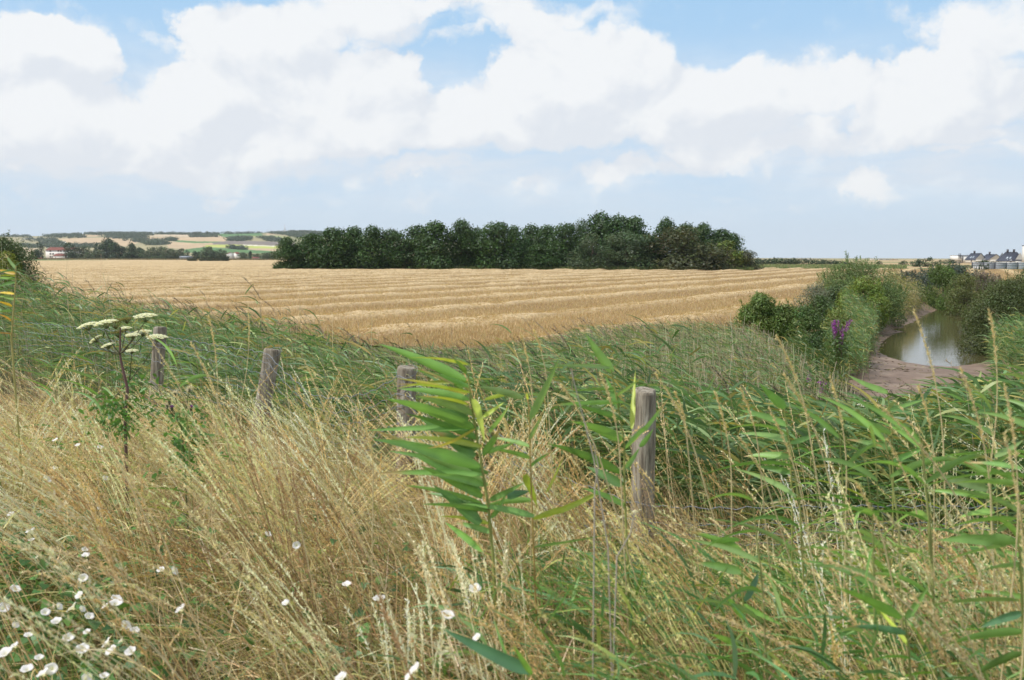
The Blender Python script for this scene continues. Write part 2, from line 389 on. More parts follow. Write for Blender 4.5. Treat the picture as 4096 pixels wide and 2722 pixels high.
def H(x, y):
    x = np.asarray(x, float); y = np.asarray(y, float)
    s = Scoord(x, y)
    h = np.interp(s, [-5, 2, 4.4, 5.4, 8, 10, 14, 18, 21, 30], [1.6, 1.6, 1.25, .85, 0, -.5, -.6, -.15, -.02, -.02])
    h = h + fbm(x * .9, y * .9, 3) * .16 * (1 - smooth(22, 30, s))
    near = (x > 0) & (x < 75) & (y > 8) & (y < 100)
    dm = np.full(x.shape, 99.0); dw = np.full(x.shape, 99.0)
    if near.any():
        dm[near] = sdist(x[near], y[near], MPOLY); dw[near] = sdist(x[near], y[near], WPOLY)
    floor = np.where(dw < 0, WATER_Z - .02 + dw * .12, WATER_Z + np.minimum(dw, 6) * .035) + fbm(x * .5, y * .5, 4) * .11 + fbm(x * 2.1, y * 2.1, 2) * .04
    k = smooth(-.3, 2.4, dm)
    h2 = h * k + np.minimum(floor, h) * (1 - k)
    return np.where(dm < 4, h2, h)
def H1(x, y): return float(H(np.array([x]), np.array([y]))[0])

def sheet(name, xs, ys, zf, mat, keep=None, col=None, kind='structure'):
    X, Y = np.meshgrid(xs, ys); Z = zf(X, Y)
    V = np.stack([X, Y, Z], -1).reshape(-1, 3); nx = len(xs)
    i = (np.arange(len(ys) - 1) * nx)[:, None] + np.arange(nx - 1)[None]
    Q = np.stack([i, i + 1, i + nx + 1, i + nx], -1).reshape(-1, 4)
    if keep is not None:
        cx = V[Q, 0].mean(1); cy = V[Q, 1].mean(1); Q = Q[keep(cx, cy)]
    c = None if col is None else col(V)
    o = mesh_obj(name, V, Q, mat, None, c, True); o['kind'] = kind
    return o

# earth: one sheet to the horizon
def grow(a0, a1, step, lim, f=1.12):
    r = list(np.arange(a0, a1, step)); s = step; v = r[-1]
    while v < lim:
        s *= f; v += s; r.append(v)
    return r
xr = grow(0, 60, .45, 6500); xl = grow(0, 30, .45, 6500)
XS = np.array(sorted([-v for v in xl[1:]] + xr)); YS = np.array(sorted([-v for v in grow(0, 6, .6, 400)[1:]] + grow(0, 95, .45, 7000)))
# ground material: dark litter near, farmland far
mg, t = mat_new('ground_mix')
geo = nd(t, 'ShaderNodeNewGeometry'); sp = nd(t, 'ShaderNodeSeparateXYZ'); t.links.new(geo.outputs['Position'], sp.inputs[0])
nz = nd(t, 'ShaderNodeTexNoise'); nz.inputs['Scale'].default_value = 2.5; nz.inputs['Detail'].default_value = 8; t.links.new(geo.outputs['Position'], nz.inputs['Vector'])
cr = nd(t, 'ShaderNodeValToRGB'); t.links.new(nz.outputs[0], cr.inputs[0]); e = cr.color_ramp.elements
e[0].position = .35; e[0].color = (.05, .05, .022, 1); e[1].position = .68; e[1].color = (.17, .13, .065, 1)
vo = nd(t, 'ShaderNodeTexVoronoi'); vo.inputs['Scale'].default_value = .006; mp = nd(t, 'ShaderNodeMapping'); mp.inputs['Scale'].default_value = (.5, 1.6, 1); mp.inputs['Rotation'].default_value = (0, 0, .3)
t.links.new(geo.outputs['Position'], mp.inputs[0]); t.links.new(mp.outputs[0], vo.inputs['Vector'])
c2 = nd(t, 'ShaderNodeValToRGB'); c2.color_ramp.interpolation = 'CONSTANT'; sr = nd(t, 'ShaderNodeSeparateColor'); t.links.new(vo.outputs['Color'], sr.inputs[0]); t.links.new(sr.outputs[0], c2.inputs[0])
e = c2.color_ramp.elements; e[0].color = (.40, .30, .17, 1); e[1].position = .35; e[1].color = (.14, .18, .07, 1)
x = e.new(.6); x.color = (.44, .33, .20, 1); x = e.new(.85); x.color = (.10, .16, .06, 1)
far = nd(t, 'ShaderNodeMapRange'); far.inputs[1].default_value = 160; far.inputs[2].default_value = 260; t.links.new(sp.outputs[1], far.inputs[0])
mxx = nd(t, 'ShaderNodeMix'); mxx.data_type = 'RGBA'; t.links.new(far.outputs[0], mxx.inputs[0]); t.links.new(cr.outputs[0], mxx.inputs[6]); t.links.new(c2.outputs[0], mxx.inputs[7])
b = nd(t, 'ShaderNodeBsdfPrincipled'); b.inputs['Roughness'].default_value = .95; b.inputs['Specular IOR Level'].default_value = .1; t.links.new(mxx.outputs[2], b.inputs['Base Color'])
bp = nd(t, 'ShaderNodeBump'); bp.inputs['Strength'].default_value = .6; bp.inputs['Distance'].default_value = .05; t.links.new(nz.outputs[0], bp.inputs['Height']); t.links.new(bp.outputs[0], b.inputs['Normal'])
o = nd(t, 'ShaderNodeOutputMaterial'); t.links.new(b.outputs[0], o.inputs[0])
ground = sheet('ground', XS, YS, H, mg)

# mud floor of the drying pool, 5 mm above the ground sheet
M_MUD = mat_noise('drying_mud', [(.12, .078, .052), (.20, .135, .095), (.28, .21, .155)], 1.1, 9, rough=.6, bump=.8, bscale=7, spec=.35, stretch=(1, .6, 1), bdist=.05)
sheet('mud', np.arange(3, 62, .4), np.arange(10, 92, .4), lambda x, y: H(x, y) + .006, M_MUD, keep=lambda x, y: sdist(x, y, MPOLY) < .9)
# water
mw, t = mat_new('pond_water')
gl = nd(t, 'ShaderNodeBsdfPrincipled'); gl.inputs['Base Color'].default_value = (.085, .075, .035, 1); gl.inputs['Roughness'].default_value = .03; gl.inputs['IOR'].default_value = 1.33
gl.inputs['Specular IOR Level'].default_value = .6
tx = nd(t, 'ShaderNodeNewGeometry'); nz = nd(t, 'ShaderNodeTexNoise'); nz.inputs['Scale'].default_value = 3.5; nz.inputs['Detail'].default_value = 4
mp = nd(t, 'ShaderNodeMapping'); mp.inputs['Scale'].default_value = (.5, 1.6, 1); t.links.new(tx.outputs['Position'], mp.inputs[0]); t.links.new(mp.outputs[0], nz.inputs['Vector'])
bp = nd(t, 'ShaderNodeBump'); bp.inputs['Strength'].default_value = .14; bp.inputs['Distance'].default_value = .03; t.links.new(nz.outputs[0], bp.inputs['Height']); t.links.new(bp.outputs[0], gl.inputs['Normal'])
o = nd(t, 'ShaderNodeOutputMaterial'); t.links.new(gl.outputs[0], o.inputs[0])
sheet('water', np.arange(8, 62, 1.0), np.arange(25, 92, 1.0), lambda x, y: x * 0 + WATER_Z, mw, keep=lambda x, y: sdist(x, y, WPOLY) < 1.6)

# ------------------------------------------------------------ stubble field with windrows
ROWAZ = R(31)
ru = np.array([math.sin(ROWAZ), math.cos(ROWAZ)]); rv = np.array([math.cos(ROWAZ), -math.sin(ROWAZ)])
def warp(u, v):
    return v - 3.6 * np.sin(u / 90 + .6) - .00045 * (u - 60) ** 2 * np.where(v > 0, 1, .6) * -.35
def rowprof(u, v):
    w = warp(u, v) / 7.6; k = np.floor(w); f = np.abs(w - k - .5 + .09 * (vnoise(u * .05 + k * 5, k * 3.1) - .5)) * 7.6
    wid = 0.95 + .4 * vnoise(u * .12 + k * 3.3, k * 1.7)
    amp = .25 * (.5 + .7 * vnoise(u * .16 + k * 7, k * 2.1))
    return amp * np.exp(-(f / wid) ** 4), k, f
FIELD = np.array([(-700, 820), (-700, 60), (-60, 48), (-28, 52), (-16, 42), (-8, 33), (0, 29.5), (5, 29), (9, 31), (12.5, 37), (16, 45), (20, 56), (27, 71), (36, 90), (60, 118), (120, 170), (150, 258), (-20, 300), (-30, 700), (-60, 760)], float)
us = np.concatenate([np.arange(-60, 280, .9), np.arange(280, 800, 9)]); vs = np.concatenate([np.arange(-560, -160, 1.2), np.arange(-160, 90, .33)])
U, Vv = np.meshgrid(us, vs)
X = U * ru[0] + Vv * rv[0]; Y = U * ru[1] + Vv * rv[1]
hp, k_, f_ = rowprof(U, Vv); hp = hp * smooth(.5, 4.5, -sdist(X, Y, FIELD)) * smooth(19.7, 23, Scoord(X, Y))
Z = .02 + hp + fbm(X * 1.3, Y * 1.3, 3) * (.06 + hp * 1.3) 
V = np.stack([X, Y, Z], -1).reshape(-1, 3); nx = len(us)
i = (np.arange(len(vs) - 1) * nx)[:, None] + np.arange(nx - 1)[None]
Q = np.stack([i, i + 1, i + nx + 1, i + nx], -1).reshape(-1, 4)
cx = V[Q, 0].mean(1); cy = V[Q, 1].mean(1)
sd = sdist(cx, cy, FIELD); m_ = (sd < 0) & (Scoord(cx, cy) > 19.5); Q = Q[m_]
strawf = np.clip(hp / .2, 0, 1).ravel()
soilm = smooth(-.08, .12, fbm(X * .05 + 3, Y * .09, 3)).ravel() * .8 + .2
cc = (np.array([.40, .285, .155])[None] * (1 - soilm[:, None]) + np.array([.31, .21, .115])[None] * soilm[:, None]) * (1 - strawf[:, None]) + np.array([.60, .465, .285])[None] * strawf[:, None]
used = np.unique(Q); remap = np.full(len(V), -1); remap[used] = np.arange(len(used))
M_STRAW = mat_noise('straw', [(.62, .60, .55), (.90, .88, .84), (1.15, 1.15, 1.1)], 3.2, 10, attr=True, bump=1.0, bscale=9, spec=.1, bdist=.12)
fo = mesh_obj('stubble_field', V[used], remap[Q], M_STRAW, None, cc[used], True); fo['kind'] = 'structure'
# loose straw and standing stubble as thin stalks
mb = MB()
def field_pts(n, y0, y1, p=1.0):
    q = rng.random(n); y = (y0 ** (-p) + q * (y1 ** (-p) - y0 ** (-p))) ** (-1 / p)
    x = (rng.uniform(-130, 1150, n) - 512) / F * y
    m = (sdist(x, y, FIELD) < -.3) & (Scoord(x, y) > 19.7)
    return x[m], y[m]
x, y = field_pts(520000, 28, 260, .55)
u = x * ru[0] + y * ru[1]; v = x * rv[0] + y * rv[1]
hh, kk, ff = rowprof(u, v)
onrow = hh > .1
n = len(x); base = np.stack([x, y, .0 + hh + .01], -1)
dd = np.where(onrow[:, None], nrm(rng.normal(0, 1, (n, 3)) * np.array([1, .7, .45]) + [0, 0, .25]), nrm(rng.normal(0, .35, (n, 3)) + [0, 0, 1]))
dist = np.clip(y / 45, 1, 3)
ribbons(mb, base, dd, rng.uniform(.10, .26, n) * np.where(onrow, 1.0, .75), .011 * dist * rng.uniform(.6, 1.4, n), rng.normal(0, .1, (n, 3)), 1,
        pal(n, [(.55, .40, .205), (.44, .30, .14), (.66, .52, .30), (.33, .21, .10)], [4, 3, 2, 1], .12), lambda t: 1 - .4 * t, side=nrm(np.cross(dd, [0.2, 1, .3] + rng.normal(0, .3, (n, 3)))))
tag(mb.build('straw_stalks', M_GRASS), 'loose straw and cut stalks lying on the stubble field', 'straw', kind='stuff')

# ------------------------------------------------------------ far hills with their fields
def Zm(X, Y): return (X / 2.052 / 4, (850 + Y / 2.052) / 4)      # reading grid of the hill panorama
sky_pts = [(-400, 200), (0, 197), (200, 197), (340, 195), (500, 188), (680, 180), (850, 175), (1000, 173), (1250, 175), (1500, 176), (1760, 175), (1900, 175), (2150, 168), (2340, 163), (2420, 152), (2500, 148), (2620, 162), (2800, 185), (3200, 215), (3700, 236), (4000, 240)]
hx = np.array([Zm(*p)[0] for p in sky_pts]); hy = np.array([Zm(*p)[1] for p in sky_pts])
Y0, Y1, Y2 = 1500.0, 3600.0, 4600.0
cols_ = np.arange(-120, 492, 1.0); rows_ = np.concatenate([np.linspace(Y0, Y1, 110), np.linspace(Y1, Y2, 14)[1:]])
def hill_z(px, Y):
    yt = np.interp(px, hx, hy)
    hb = 257 - (512 - px) * math.tan(ROLL)
    top = 3.2 + (hb - yt) / F * Y1
    k = np.clip((Y - Y0) / (Y1 - Y0), 0, 1)
    base = np.maximum(top, 0) * (k ** 1.15) * (1 - .35 * np.clip((Y - Y1) / (Y2 - Y1), 0, 1))
    return base + fbm(px * .02, Y * .0015, 3) * 34 * np.sin(np.clip(k, 0, 1) * math.pi) * np.clip(top / 80, 0, 1) - .5 * (k <= 0)
PX, YY = np.meshgrid(cols_, rows_)
HX = (PX - 512) / F * YY; HZ = hill_z(PX, YY)
HV = np.stack([HX, YY, HZ], -1).reshape(-1, 3)
qx, qy = proj(HV); gx = qx * 4 * 2.052; gy = (qy * 4 - 850) * 2.052
def inpoly(x, y, poly):
    return sdist(x, y, np.array(poly, float)) < 0
n_ = fbm(HX.ravel() * .006, YY.ravel() * .004, 3)
cc = np.where((n_ > .03)[:, None], np.array([.22, .22, .115]), np.array([.33, .29, .165]))
TAN = (.50, .37, .235); PALE = (.55, .44, .31); GRN = (.10, .20, .07); DK = (.055, .085, .035)
FL = [(TAN, [(480, 215), (870, 205), (1090, 220), (1130, 250), (1060, 278), (700, 264), (560, 250)]), (TAN, [(620, 190), (860, 182), (820, 197), (640, 204)]),
      (TAN, [(1195, 202), (1880, 200), (1910, 215), (1820, 242), (1450, 232), (1200, 226)]), (PALE, [(1240, 182), (1560, 178), (1860, 192), (1880, 200), (1230, 198)]),
      (GRN, [(1430, 225), (1600, 236), (1830, 238), (1800, 252), (1600, 252), (1450, 240)]), (TAN, [(1360, 236), (1600, 253), (1830, 245), (1780, 268), (1540, 302), (1380, 290)]),
      ((.20, .17, .15), [(1740, 248), (1900, 230), (2200, 238), (2420, 250), (2420, 278), (2100, 264), (1750, 262)]), ((.42, .46, .12), [(1680, 268), (1900, 262), (2400, 280), (2400, 300), (2060, 294), (1690, 284)]),
      ((.72, .68, .58), [(2000, 264), (2250, 274), (2250, 280), (1990, 270)]), (TAN, [(1860, 291), (2400, 300), (2400, 322), (1930, 310)]),
      (GRN, [(1520, 302), (1680, 283), (2300, 322), (2200, 336), (1500, 330)]), (GRN, [(1750, 172), (2140, 165), (2160, 190), (1840, 202)]),
      ((.28, .33, .12), [(1950, 192), (2250, 190), (2420, 205), (2200, 203)]), (TAN, [(2180, 170), (2270, 170), (2250, 181), (2190, 183)]),
      (TAN, [(1060, 190), (1190, 192), (1180, 200), (1050, 200)]), (PALE, [(190, 290), (330, 295), (330, 320), (190, 320)]),
      ((.62, .60, .55), [(480, 232), (540, 240), (545, 250), (500, 244)]), ((.50, .49, .46), [(190, 210), (340, 214), (335, 222), (200, 219)])]
for c_, pl in FL:
    cc[inpoly(gx, gy, pl)] = c_
M_HILL = mat_noise('hill_land', [(.82, .82, .8), (1.05, 1.05, 1.03)], .012, 6, attr=True)
i = (np.arange(len(rows_) - 1) * len(cols_))[:, None] + np.arange(len(cols_) - 1)[None]
Q = np.stack([i, i + 1, i + len(cols_) + 1, i + len(cols_)], -1).reshape(-1, 4)
ho = mesh_obj('hills', HV, Q, M_HILL, None, cc, True); ho['kind'] = 'structure'

def blob_leaves(mb, c, r, n, size, col, amt=.18, up=.2, aspect=.6, shell=(.72, 1.04), kind=2):
    """n leaf faces spread over an ellipsoid's outer shell"""
    d = nrm(rng.normal(0, 1, (n, 3)))
    rr = rng.uniform(shell[0], shell[1], (n, 1))
    p = np.asarray(c) + d * rr * np.asarray(r)
    nn = nrm(d * .9 + rng.normal(0, .55, (n, 3)) + [0, 0, up])
    a = nrm(np.cross(nn, rng.normal(0, 1, (n, 3))))
    L = size * rng.uniform(.6, 1.4, n)
    ribbons(mb, p - a * (L / 2)[:, None], a, L, L * aspect, nn * .0, kind, jit(n, col, amt), P_diam if kind > 1 else (lambda t: 1 - .5 * t), side=nrm(np.cross(nn, a)))

# woods and hedges on the hill, one far-off mass
WD = [([(340, 192), (500, 183), (660, 176), (665, 190), (720, 205), (600, 215), (430, 208)], 170), ([(680, 178), (980, 166), (1250, 176), (1240, 190), (1200, 216), (960, 205), (850, 190)], 420),
      ([(800, 200), (1000, 198), (1190, 205), (1200, 216), (990, 216)], 100), ([(1010, 228), (1130, 228), (1310, 232), (1400, 264), (1240, 270), (1090, 238)], 200), ([(1340, 222), (1450, 222), (1440, 236), (1370, 238)], 60),
      ([(1270, 176), (1420, 172), (1760, 174), (1760, 183), (1560, 185), (1300, 181)], 160), ([(1560, 197), (1740, 194), (1830, 202), (1560, 204)], 70),
      ([(1880, 215), (1990, 206), (2060, 206), (2050, 232), (1870, 236)], 130), ([(2110, 204), (2240, 212), (2360, 240), (2200, 238)], 120), ([(2150, 172), (2400, 156), (2700, 165), (2700, 205), (2420, 205), (2360, 186)], 420),
      ([(340, 240), (480, 240), (520, 262), (340, 262)], 90), ([(190, 268), (340, 268), (560, 268), (850, 268), (850, 292), (190, 292)], 160), ([(1900, 296), (2010, 304), (2010, 308), (1900, 300)], 30),
      ([(1760, 176), (2150, 168), (2150, 172), (1760, 180)], 50), ([(0, 196), (240, 194), (240, 202), (0, 204)], 40), ([(190, 218), (330, 215), (470, 222), (470, 240), (190, 240)], 60)]
mb = MB()
hgx = gx.copy(); hgy = gy.copy()
for pl, cnt in WD:
    idx = np.nonzero(inpoly(hgx, hgy, pl))[0]
    if len(idx) == 0: continue
    for j in rng.choice(idx, cnt):
        p = HV[j] + [rng.uniform(-6, 6), rng.uniform(-8, 8), 0]
        r = rng.uniform(4, 8.5)
        blob_leaves(mb, p + [0, 0, r * .55], (r * 1.3, r, r * .8), 34, 3.6, (.055, .085, .04), .2)
tag(mb.build('hill_woodland', M_TREE), 'distant woods and hedges on the hills', 'woodland', kind='stuff')

# radio mast on the ridge
px_, py_ = 600 / 4 + 1990 / 3.6875 / 4, (880 + 172 / 3.6875) / 4
b0 = P(px_, py_ + .6, 3500); hgt = 7.4 * 3500 / F
root = tag(empty('radio_mast', b0), 'thin red and white radio mast on the hill ridge', 'mast')
mb = MB()
for k in range(6):
    path_tube(mb, [(0, 0, hgt * k / 6), (0, 0, hgt * (k + 1) / 6 - .01)], 1.1 - k * .13, 6, (.75, .73, .72) if k % 2 == 0 else (.6, .25, .22))
mb.build('pole', M_PAINT, root)
mb = MB(); mb.box((0, 0, 4.5), (7, 6, 9), col=(.8, .79, .77)); mb.box((0, 0, 9.3), (7.6, 6.6, .6), col=(.4, .4, .42)); mb.build('equipment_hut', M_PAINT, root)
mb = MB(); mb.box((0, 0, hgt * .5), (4, 4, 2.5), col=(.8, .8, .8)); mb.box((0, 0, hgt * .5 - 1.6), (5, 5, .4), col=(.5, .5, .5)); mb.build('platform', M_PAINT, root)

# ------------------------------------------------------------ trees
def lobes_round(w, h, n, low=.0):
    """ellipsoid lobes filling a crown of width w, height h: (centre, radii)"""
    out = []
    hr = min(h, w * 1.4)
    for k in range(n):
        a = rng.uniform(0, 2 * math.pi); q = math.sqrt(rng.uniform(.02, 1))
        zz = rng.uniform(low, 1)
        env = math.sqrt(max(.12, 1 - (max(0, zz - .38) / .66) ** 2)) * (.86 + .14 * min(1, zz / .3))
        r = (.5 * w + .5 * hr) * rng.uniform(.14, .22) * (1.1 - .3 * zz)
        rr = max(0, (w * .5 * env - r * .75)) * q
        out.append((np.array([math.cos(a) * rr, math.sin(a) * rr, max(r * .55, zz * h - r * .6)]), np.array([r, r, r * .85])))
    return out
def crown_mesh(name, lobes, size, n_per, col, parent, mat=M_TREE, amt=.2, twigs=0, aspect=.6, kind=2):
    mb = MB()
    for c, r in lobes:
        cl = jit(1, col, .13)[0]
        k = int(7.0 * n_per * (r[0] ** 2 + r[2] ** 2) / 2 / (size ** 2) * .9)
        k = max(30, k)
        blob_leaves(mb, c, r, k, size, cl, amt, aspect=aspect, kind=kind)
        m = max(6, k // 6)      # loose sprays breaking the outline
        blob_leaves(mb, c, r * 1.18, m, size * .9, cl, amt, shell=(.95, 1.12), aspect=aspect, kind=kind)
    if twigs:
        n = twigs; cs = np.array([c for c, r in lobes]); rs = np.array([r for c, r in lobes]); k = rng.integers(0, len(cs), n)
        d = nrm(rng.normal(0, 1, (n, 3)) * [1, 1, .6] + [0, 0, .7])
        p = cs[k] + d * rs[k] * .8
        L = rng.uniform(.5, 1.2, n) * rs[k, 0] * .9
        dr = nrm(d * .35 + [-.12, 0, .9] + rng.normal(0, .18, (n, 3)))
        for f in np.linspace(.1, 1, 9):
            q = p + dr * (L * f)[:, None]
            for s in range(3):
                dd = nrm(dr * .7 + rng.normal(0, .6, (n, 3)))
                ribbons(mb, q, dd, np.full(n, size * 1.25), np.full(n, size * .3), dd * 0, 1, jit(n, col, amt), lambda t: 1 - .6 * t)
    return mb.build('crown', mat, parent)
def trunk_mesh(h, r, lobes, parent, nl=6):
    mb = MB()
    k = 6; pts = [(rng.normal(0, .02 * h) * (i > 0), rng.normal(0, .02 * h) * (i > 0), h * .75 * i / k - .3 * (i == 0)) for i in range(k + 1)]
    path_tube(mb, pts, np.linspace(r, r * .35, k + 1), 8)
    for c, rr in lobes[:nl]:
        z0 = rng.uniform(.15, .55) * h; s = np.array([0, 0, z0]); e = c
        mid = (s + e) / 2 + [0, 0, .05 * h]
        path_tube(mb, [s, mid, e], [r * .45, r * .3, r * .12], 5)
    return mb.build('trunk', M_BARK, parent, True)
def tree(name, label, cat, w, h, col, nl, size, dens, group=None, low=.05, low_trunk=None, lobes=None, twigs=0, aspect=.6, mat=M_TREE, kind=2):
    root = tag(empty(name), label, cat, group)
    lb = lobes or lobes_round(w, h, nl, low)
    crown_mesh('crown', lb, size, dens, col, root, mat, twigs=twigs, aspect=aspect, kind=kind)
    trunk_mesh(h, low_trunk or h * .025, lb, root)
    return root
def place(root, px, Y, dz=0.0, s=None, rz=None, label=None, z=None):
    p = P(px, 300, Y); z = H1(p[0], Y) if z is None else z
    root.location = (p[0], Y, z + dz)
    if s is not None: root.scale = s if hasattr(s, '__len__') else (s, s, s)
    root.rotation_euler.z = rng.uniform(0, 6.28) if rz is None else rz
    if label: root['label'] = label
    return root

# the grove: prototype of each kind, then copies
GR = 'trees of the grove in the stubble field'
ALD = (.05, .10, .022); WIL = (.08, .12, .052); OLV = (.085, .095, .04); YEL = (.13, .17, .03)
protos = {}
for k in range(4):
    protos['a%d' % k] = tree('alder_tree', 'x', 'tree', 10, 10.5, ALD, 64, .44, 1.5, GR, low=.02)
for k in range(2):
    protos['w%d' % k] = tree('willow_tree', 'x', 'tree', 12, 11, WIL, 34, .42, 2.0, GR, low=.02, aspect=.45)
protos['o0'] = tree('hawthorn_tree', 'x', 'tree', 12, 10, OLV, 34, .42, 2.0, GR, low=.0)
protos['y0'] = tree('maple_tree', 'x', 'tree', 8, 9, YEL, 26, .48, 2.0, GR, low=.0)
used_ = set()
def Zg(X, Y): return ((1050 + X / 1.18) / 4, (820 + Y / 1.18) / 4)
# (centre X, top Y, width in the reading grid, kind, distance behind the edge, label)
GT = [(125, 155, 125, 'a0', 0, 'low dark green alder at the left end of the grove'),
      (235, 132, 120, 'a1', 3, 'dark alder second from the left end of the grove'),
      (345, 112, 140, 'a2', 0, 'wide dark alder standing third from the left end of the grove'),
      (430, 104, 120, 'a3', 6, 'dark alder fourth from the left, just left of the feathery topped one'),
      (520, 103, 120, 'a0', 0, 'dark alder with feathery top in the left half of the grove'),
      (620, 112, 120, 'a1', 2, 'lower dark alder where the left half of the grove dips'),
      (730, 100, 130, 'a2', 7, 'paler green alder left of the first tall hump of the grove'),
      (810, 80, 150, 'a3', 0, 'tall dark alder forming the first hump of the grove'),
      (935, 76, 120, 'a0', 3, 'tall dark alder with a ragged tip right of the first hump'),
      (1020, 104, 110, 'a1', 8, 'lower alder set back in the middle of the grove'),
      (1105, 86, 150, 'a2', 0, 'broad dark alder left of the grassy gap in the grove'),
      (1190, 100, 90, 'a3', 12, 'alder set back just left of the grassy gap in the grove'),
      (1270, 98, 120, 'a0', 24, 'alder standing behind the grassy gap in the grove'),
      (1350, 98, 120, 'a3', 14, 'alder set back right of the grassy gap, flat topped'),
      (1310, 185, 120, 'a1', 0, 'low bushy alder at the right edge of the grassy gap'),
      (1425, 92, 120, 'a2', 3, 'dark alder left of the tallest trees of the grove'),
      (1500, 72, 110, 'w1', 14, 'pale topped willow behind the left shoulder of the tallest hump'),
      (1590, 42, 140, 'a0', 12, 'tallest alder at the left of the grove summit'),
      (1680, 44, 130, 'a1', 14, 'tall alder in the centre of the grove summit'),
      (1760, 58, 120, 'a3', 12, 'tall alder at the right shoulder of the grove summit'),
      (1555, 135, 160, 'w0', -1, 'grey green willow in front of the tallest alders'),
      (1710, 125, 190, 'w1', 0, 'large grey green willow right of the first willow'),
      (1820, 150, 120, 'a2', 1, 'dark green tree with a yellowish top between the willow and the olive dome'),
      (1905, 68, 100, 'a0', 12, 'narrow dark alder rising above the olive dome at the right'),
      (2000, 84, 110, 'a1', 10, 'dark alder behind the top of the olive dome'),
      (1990, 100, 250, 'o0', -3, 'broad olive green dome shaped tree near the right end of the grove'),
      (2080, 88, 100, 'a3', 6, 'dark alder right of the olive dome, behind it'),
      (2150, 118, 130, 'a2', 6, 'dark alder on the falling right shoulder of the grove'),
      (2205, 130, 90, 'a1', 10, 'last tall dark alder toward the right end of the grove'),
      (2185, 165, 110, 'y0', -1, 'yellow green tree in front of the dark alders at the right end'),
      (2265, 210, 100, 'o0', -2, 'low olive bush ending the grove at the right'),
      (2090, 190, 130, 'w0', -4, 'grey green bush at the foot of the olive dome')]
for X, ty, wd, kd, back, lab in GT:
    px, py = Zg(X, ty); Y = 228 + back * 1.0 + (X - 1200) * .004
    wpx = wd / 1.18 / 4; w = wpx / F * Y * (1.3 if X < 150 else 1.85)
    gz = 0; h = P(px, py, Y)[2] - gz
    pr = protos[kd]
    if kd in used_: pr = copy_tree(pr)
    used_.add(kd)
    pw, ph = {'a': (10, 10.5), 'w': (12, 11), 'o': (12, 10), 'y': (8, 9)}[kd[0]]
    place(pr, px, Y, 0, (w / pw, w / pw, h / ph * 1.0), label=lab, z=gz)
# rank grass under the grove
mb = MB()
n = 26000; px = rng.uniform(275, 752, n); Yd = 224 + rng.exponential(2.5, n) + 2 * fbm(px * .05, px * 0, 3); gapm = np.abs(px - 526) < 9
Yd = np.where(gapm, rng.uniform(224, 250, n), Yd)
b = np.stack([(px - 512) / F * Yd, Yd, np.zeros(n)], -1)
ribbons(mb, b, nrm(rng.normal(0, .3, (n, 3)) + [0, 0, 1]), rng.uniform(.4, 1.1, n) * (1 + .6 * fbm(px * .3, px * 0)), np.full(n, .18), rng.normal(0, .15, (n, 3)), 1, pal(n, [(.14, .2, .06), (.3, .27, .12), (.09, .13, .04)], [3, 1, 2]), P_grass)
tag(mb.build('grove_undergrowth', M_GRASS), 'rank grass growing along the foot of the grove', 'grass', kind='stuff')

# ---- tree line beyond the field at the left
TL = 'trees beyond the far edge of the field'
def Zl(X, Y): return (X / 3.6875 / 4, (880 + Y / 3.6875) / 4)
mid = {}
def mkmid(key, name, w, h, col, nl, size, low=.02, aspect=.6, lobes=None, dens=1.5):
    mid[key] = (tree(name, 'x', 'tree', w, h, col, nl, size, dens, TL, low=low, lobes=lobes, aspect=aspect), w, h)
pl_l = [(np.array([rng.uniform(-.9, .9), rng.uniform(-.9, .9), 1.5 + i * 1.15]), np.array([1.9, 1.9, 1.6]) * (1 - .5 * max(0, i - 5) / 8)) for i in range(12)]
mkmid('p', 'poplar_tree', 5, 15.5, (.045, .075, .035), 0, .8, lobes=pl_l)
mkmid('d', 'field_tree', 12, 11, (.05, .08, .04), 40, .9, low=0)
mkmid('g', 'willow_tree', 14, 11, (.115, .15, .085), 40, .8, low=0)
mkmid('s', 'ash_tree', 11, 10, (.10, .135, .07), 40, .8, low=0)
usedm = set()
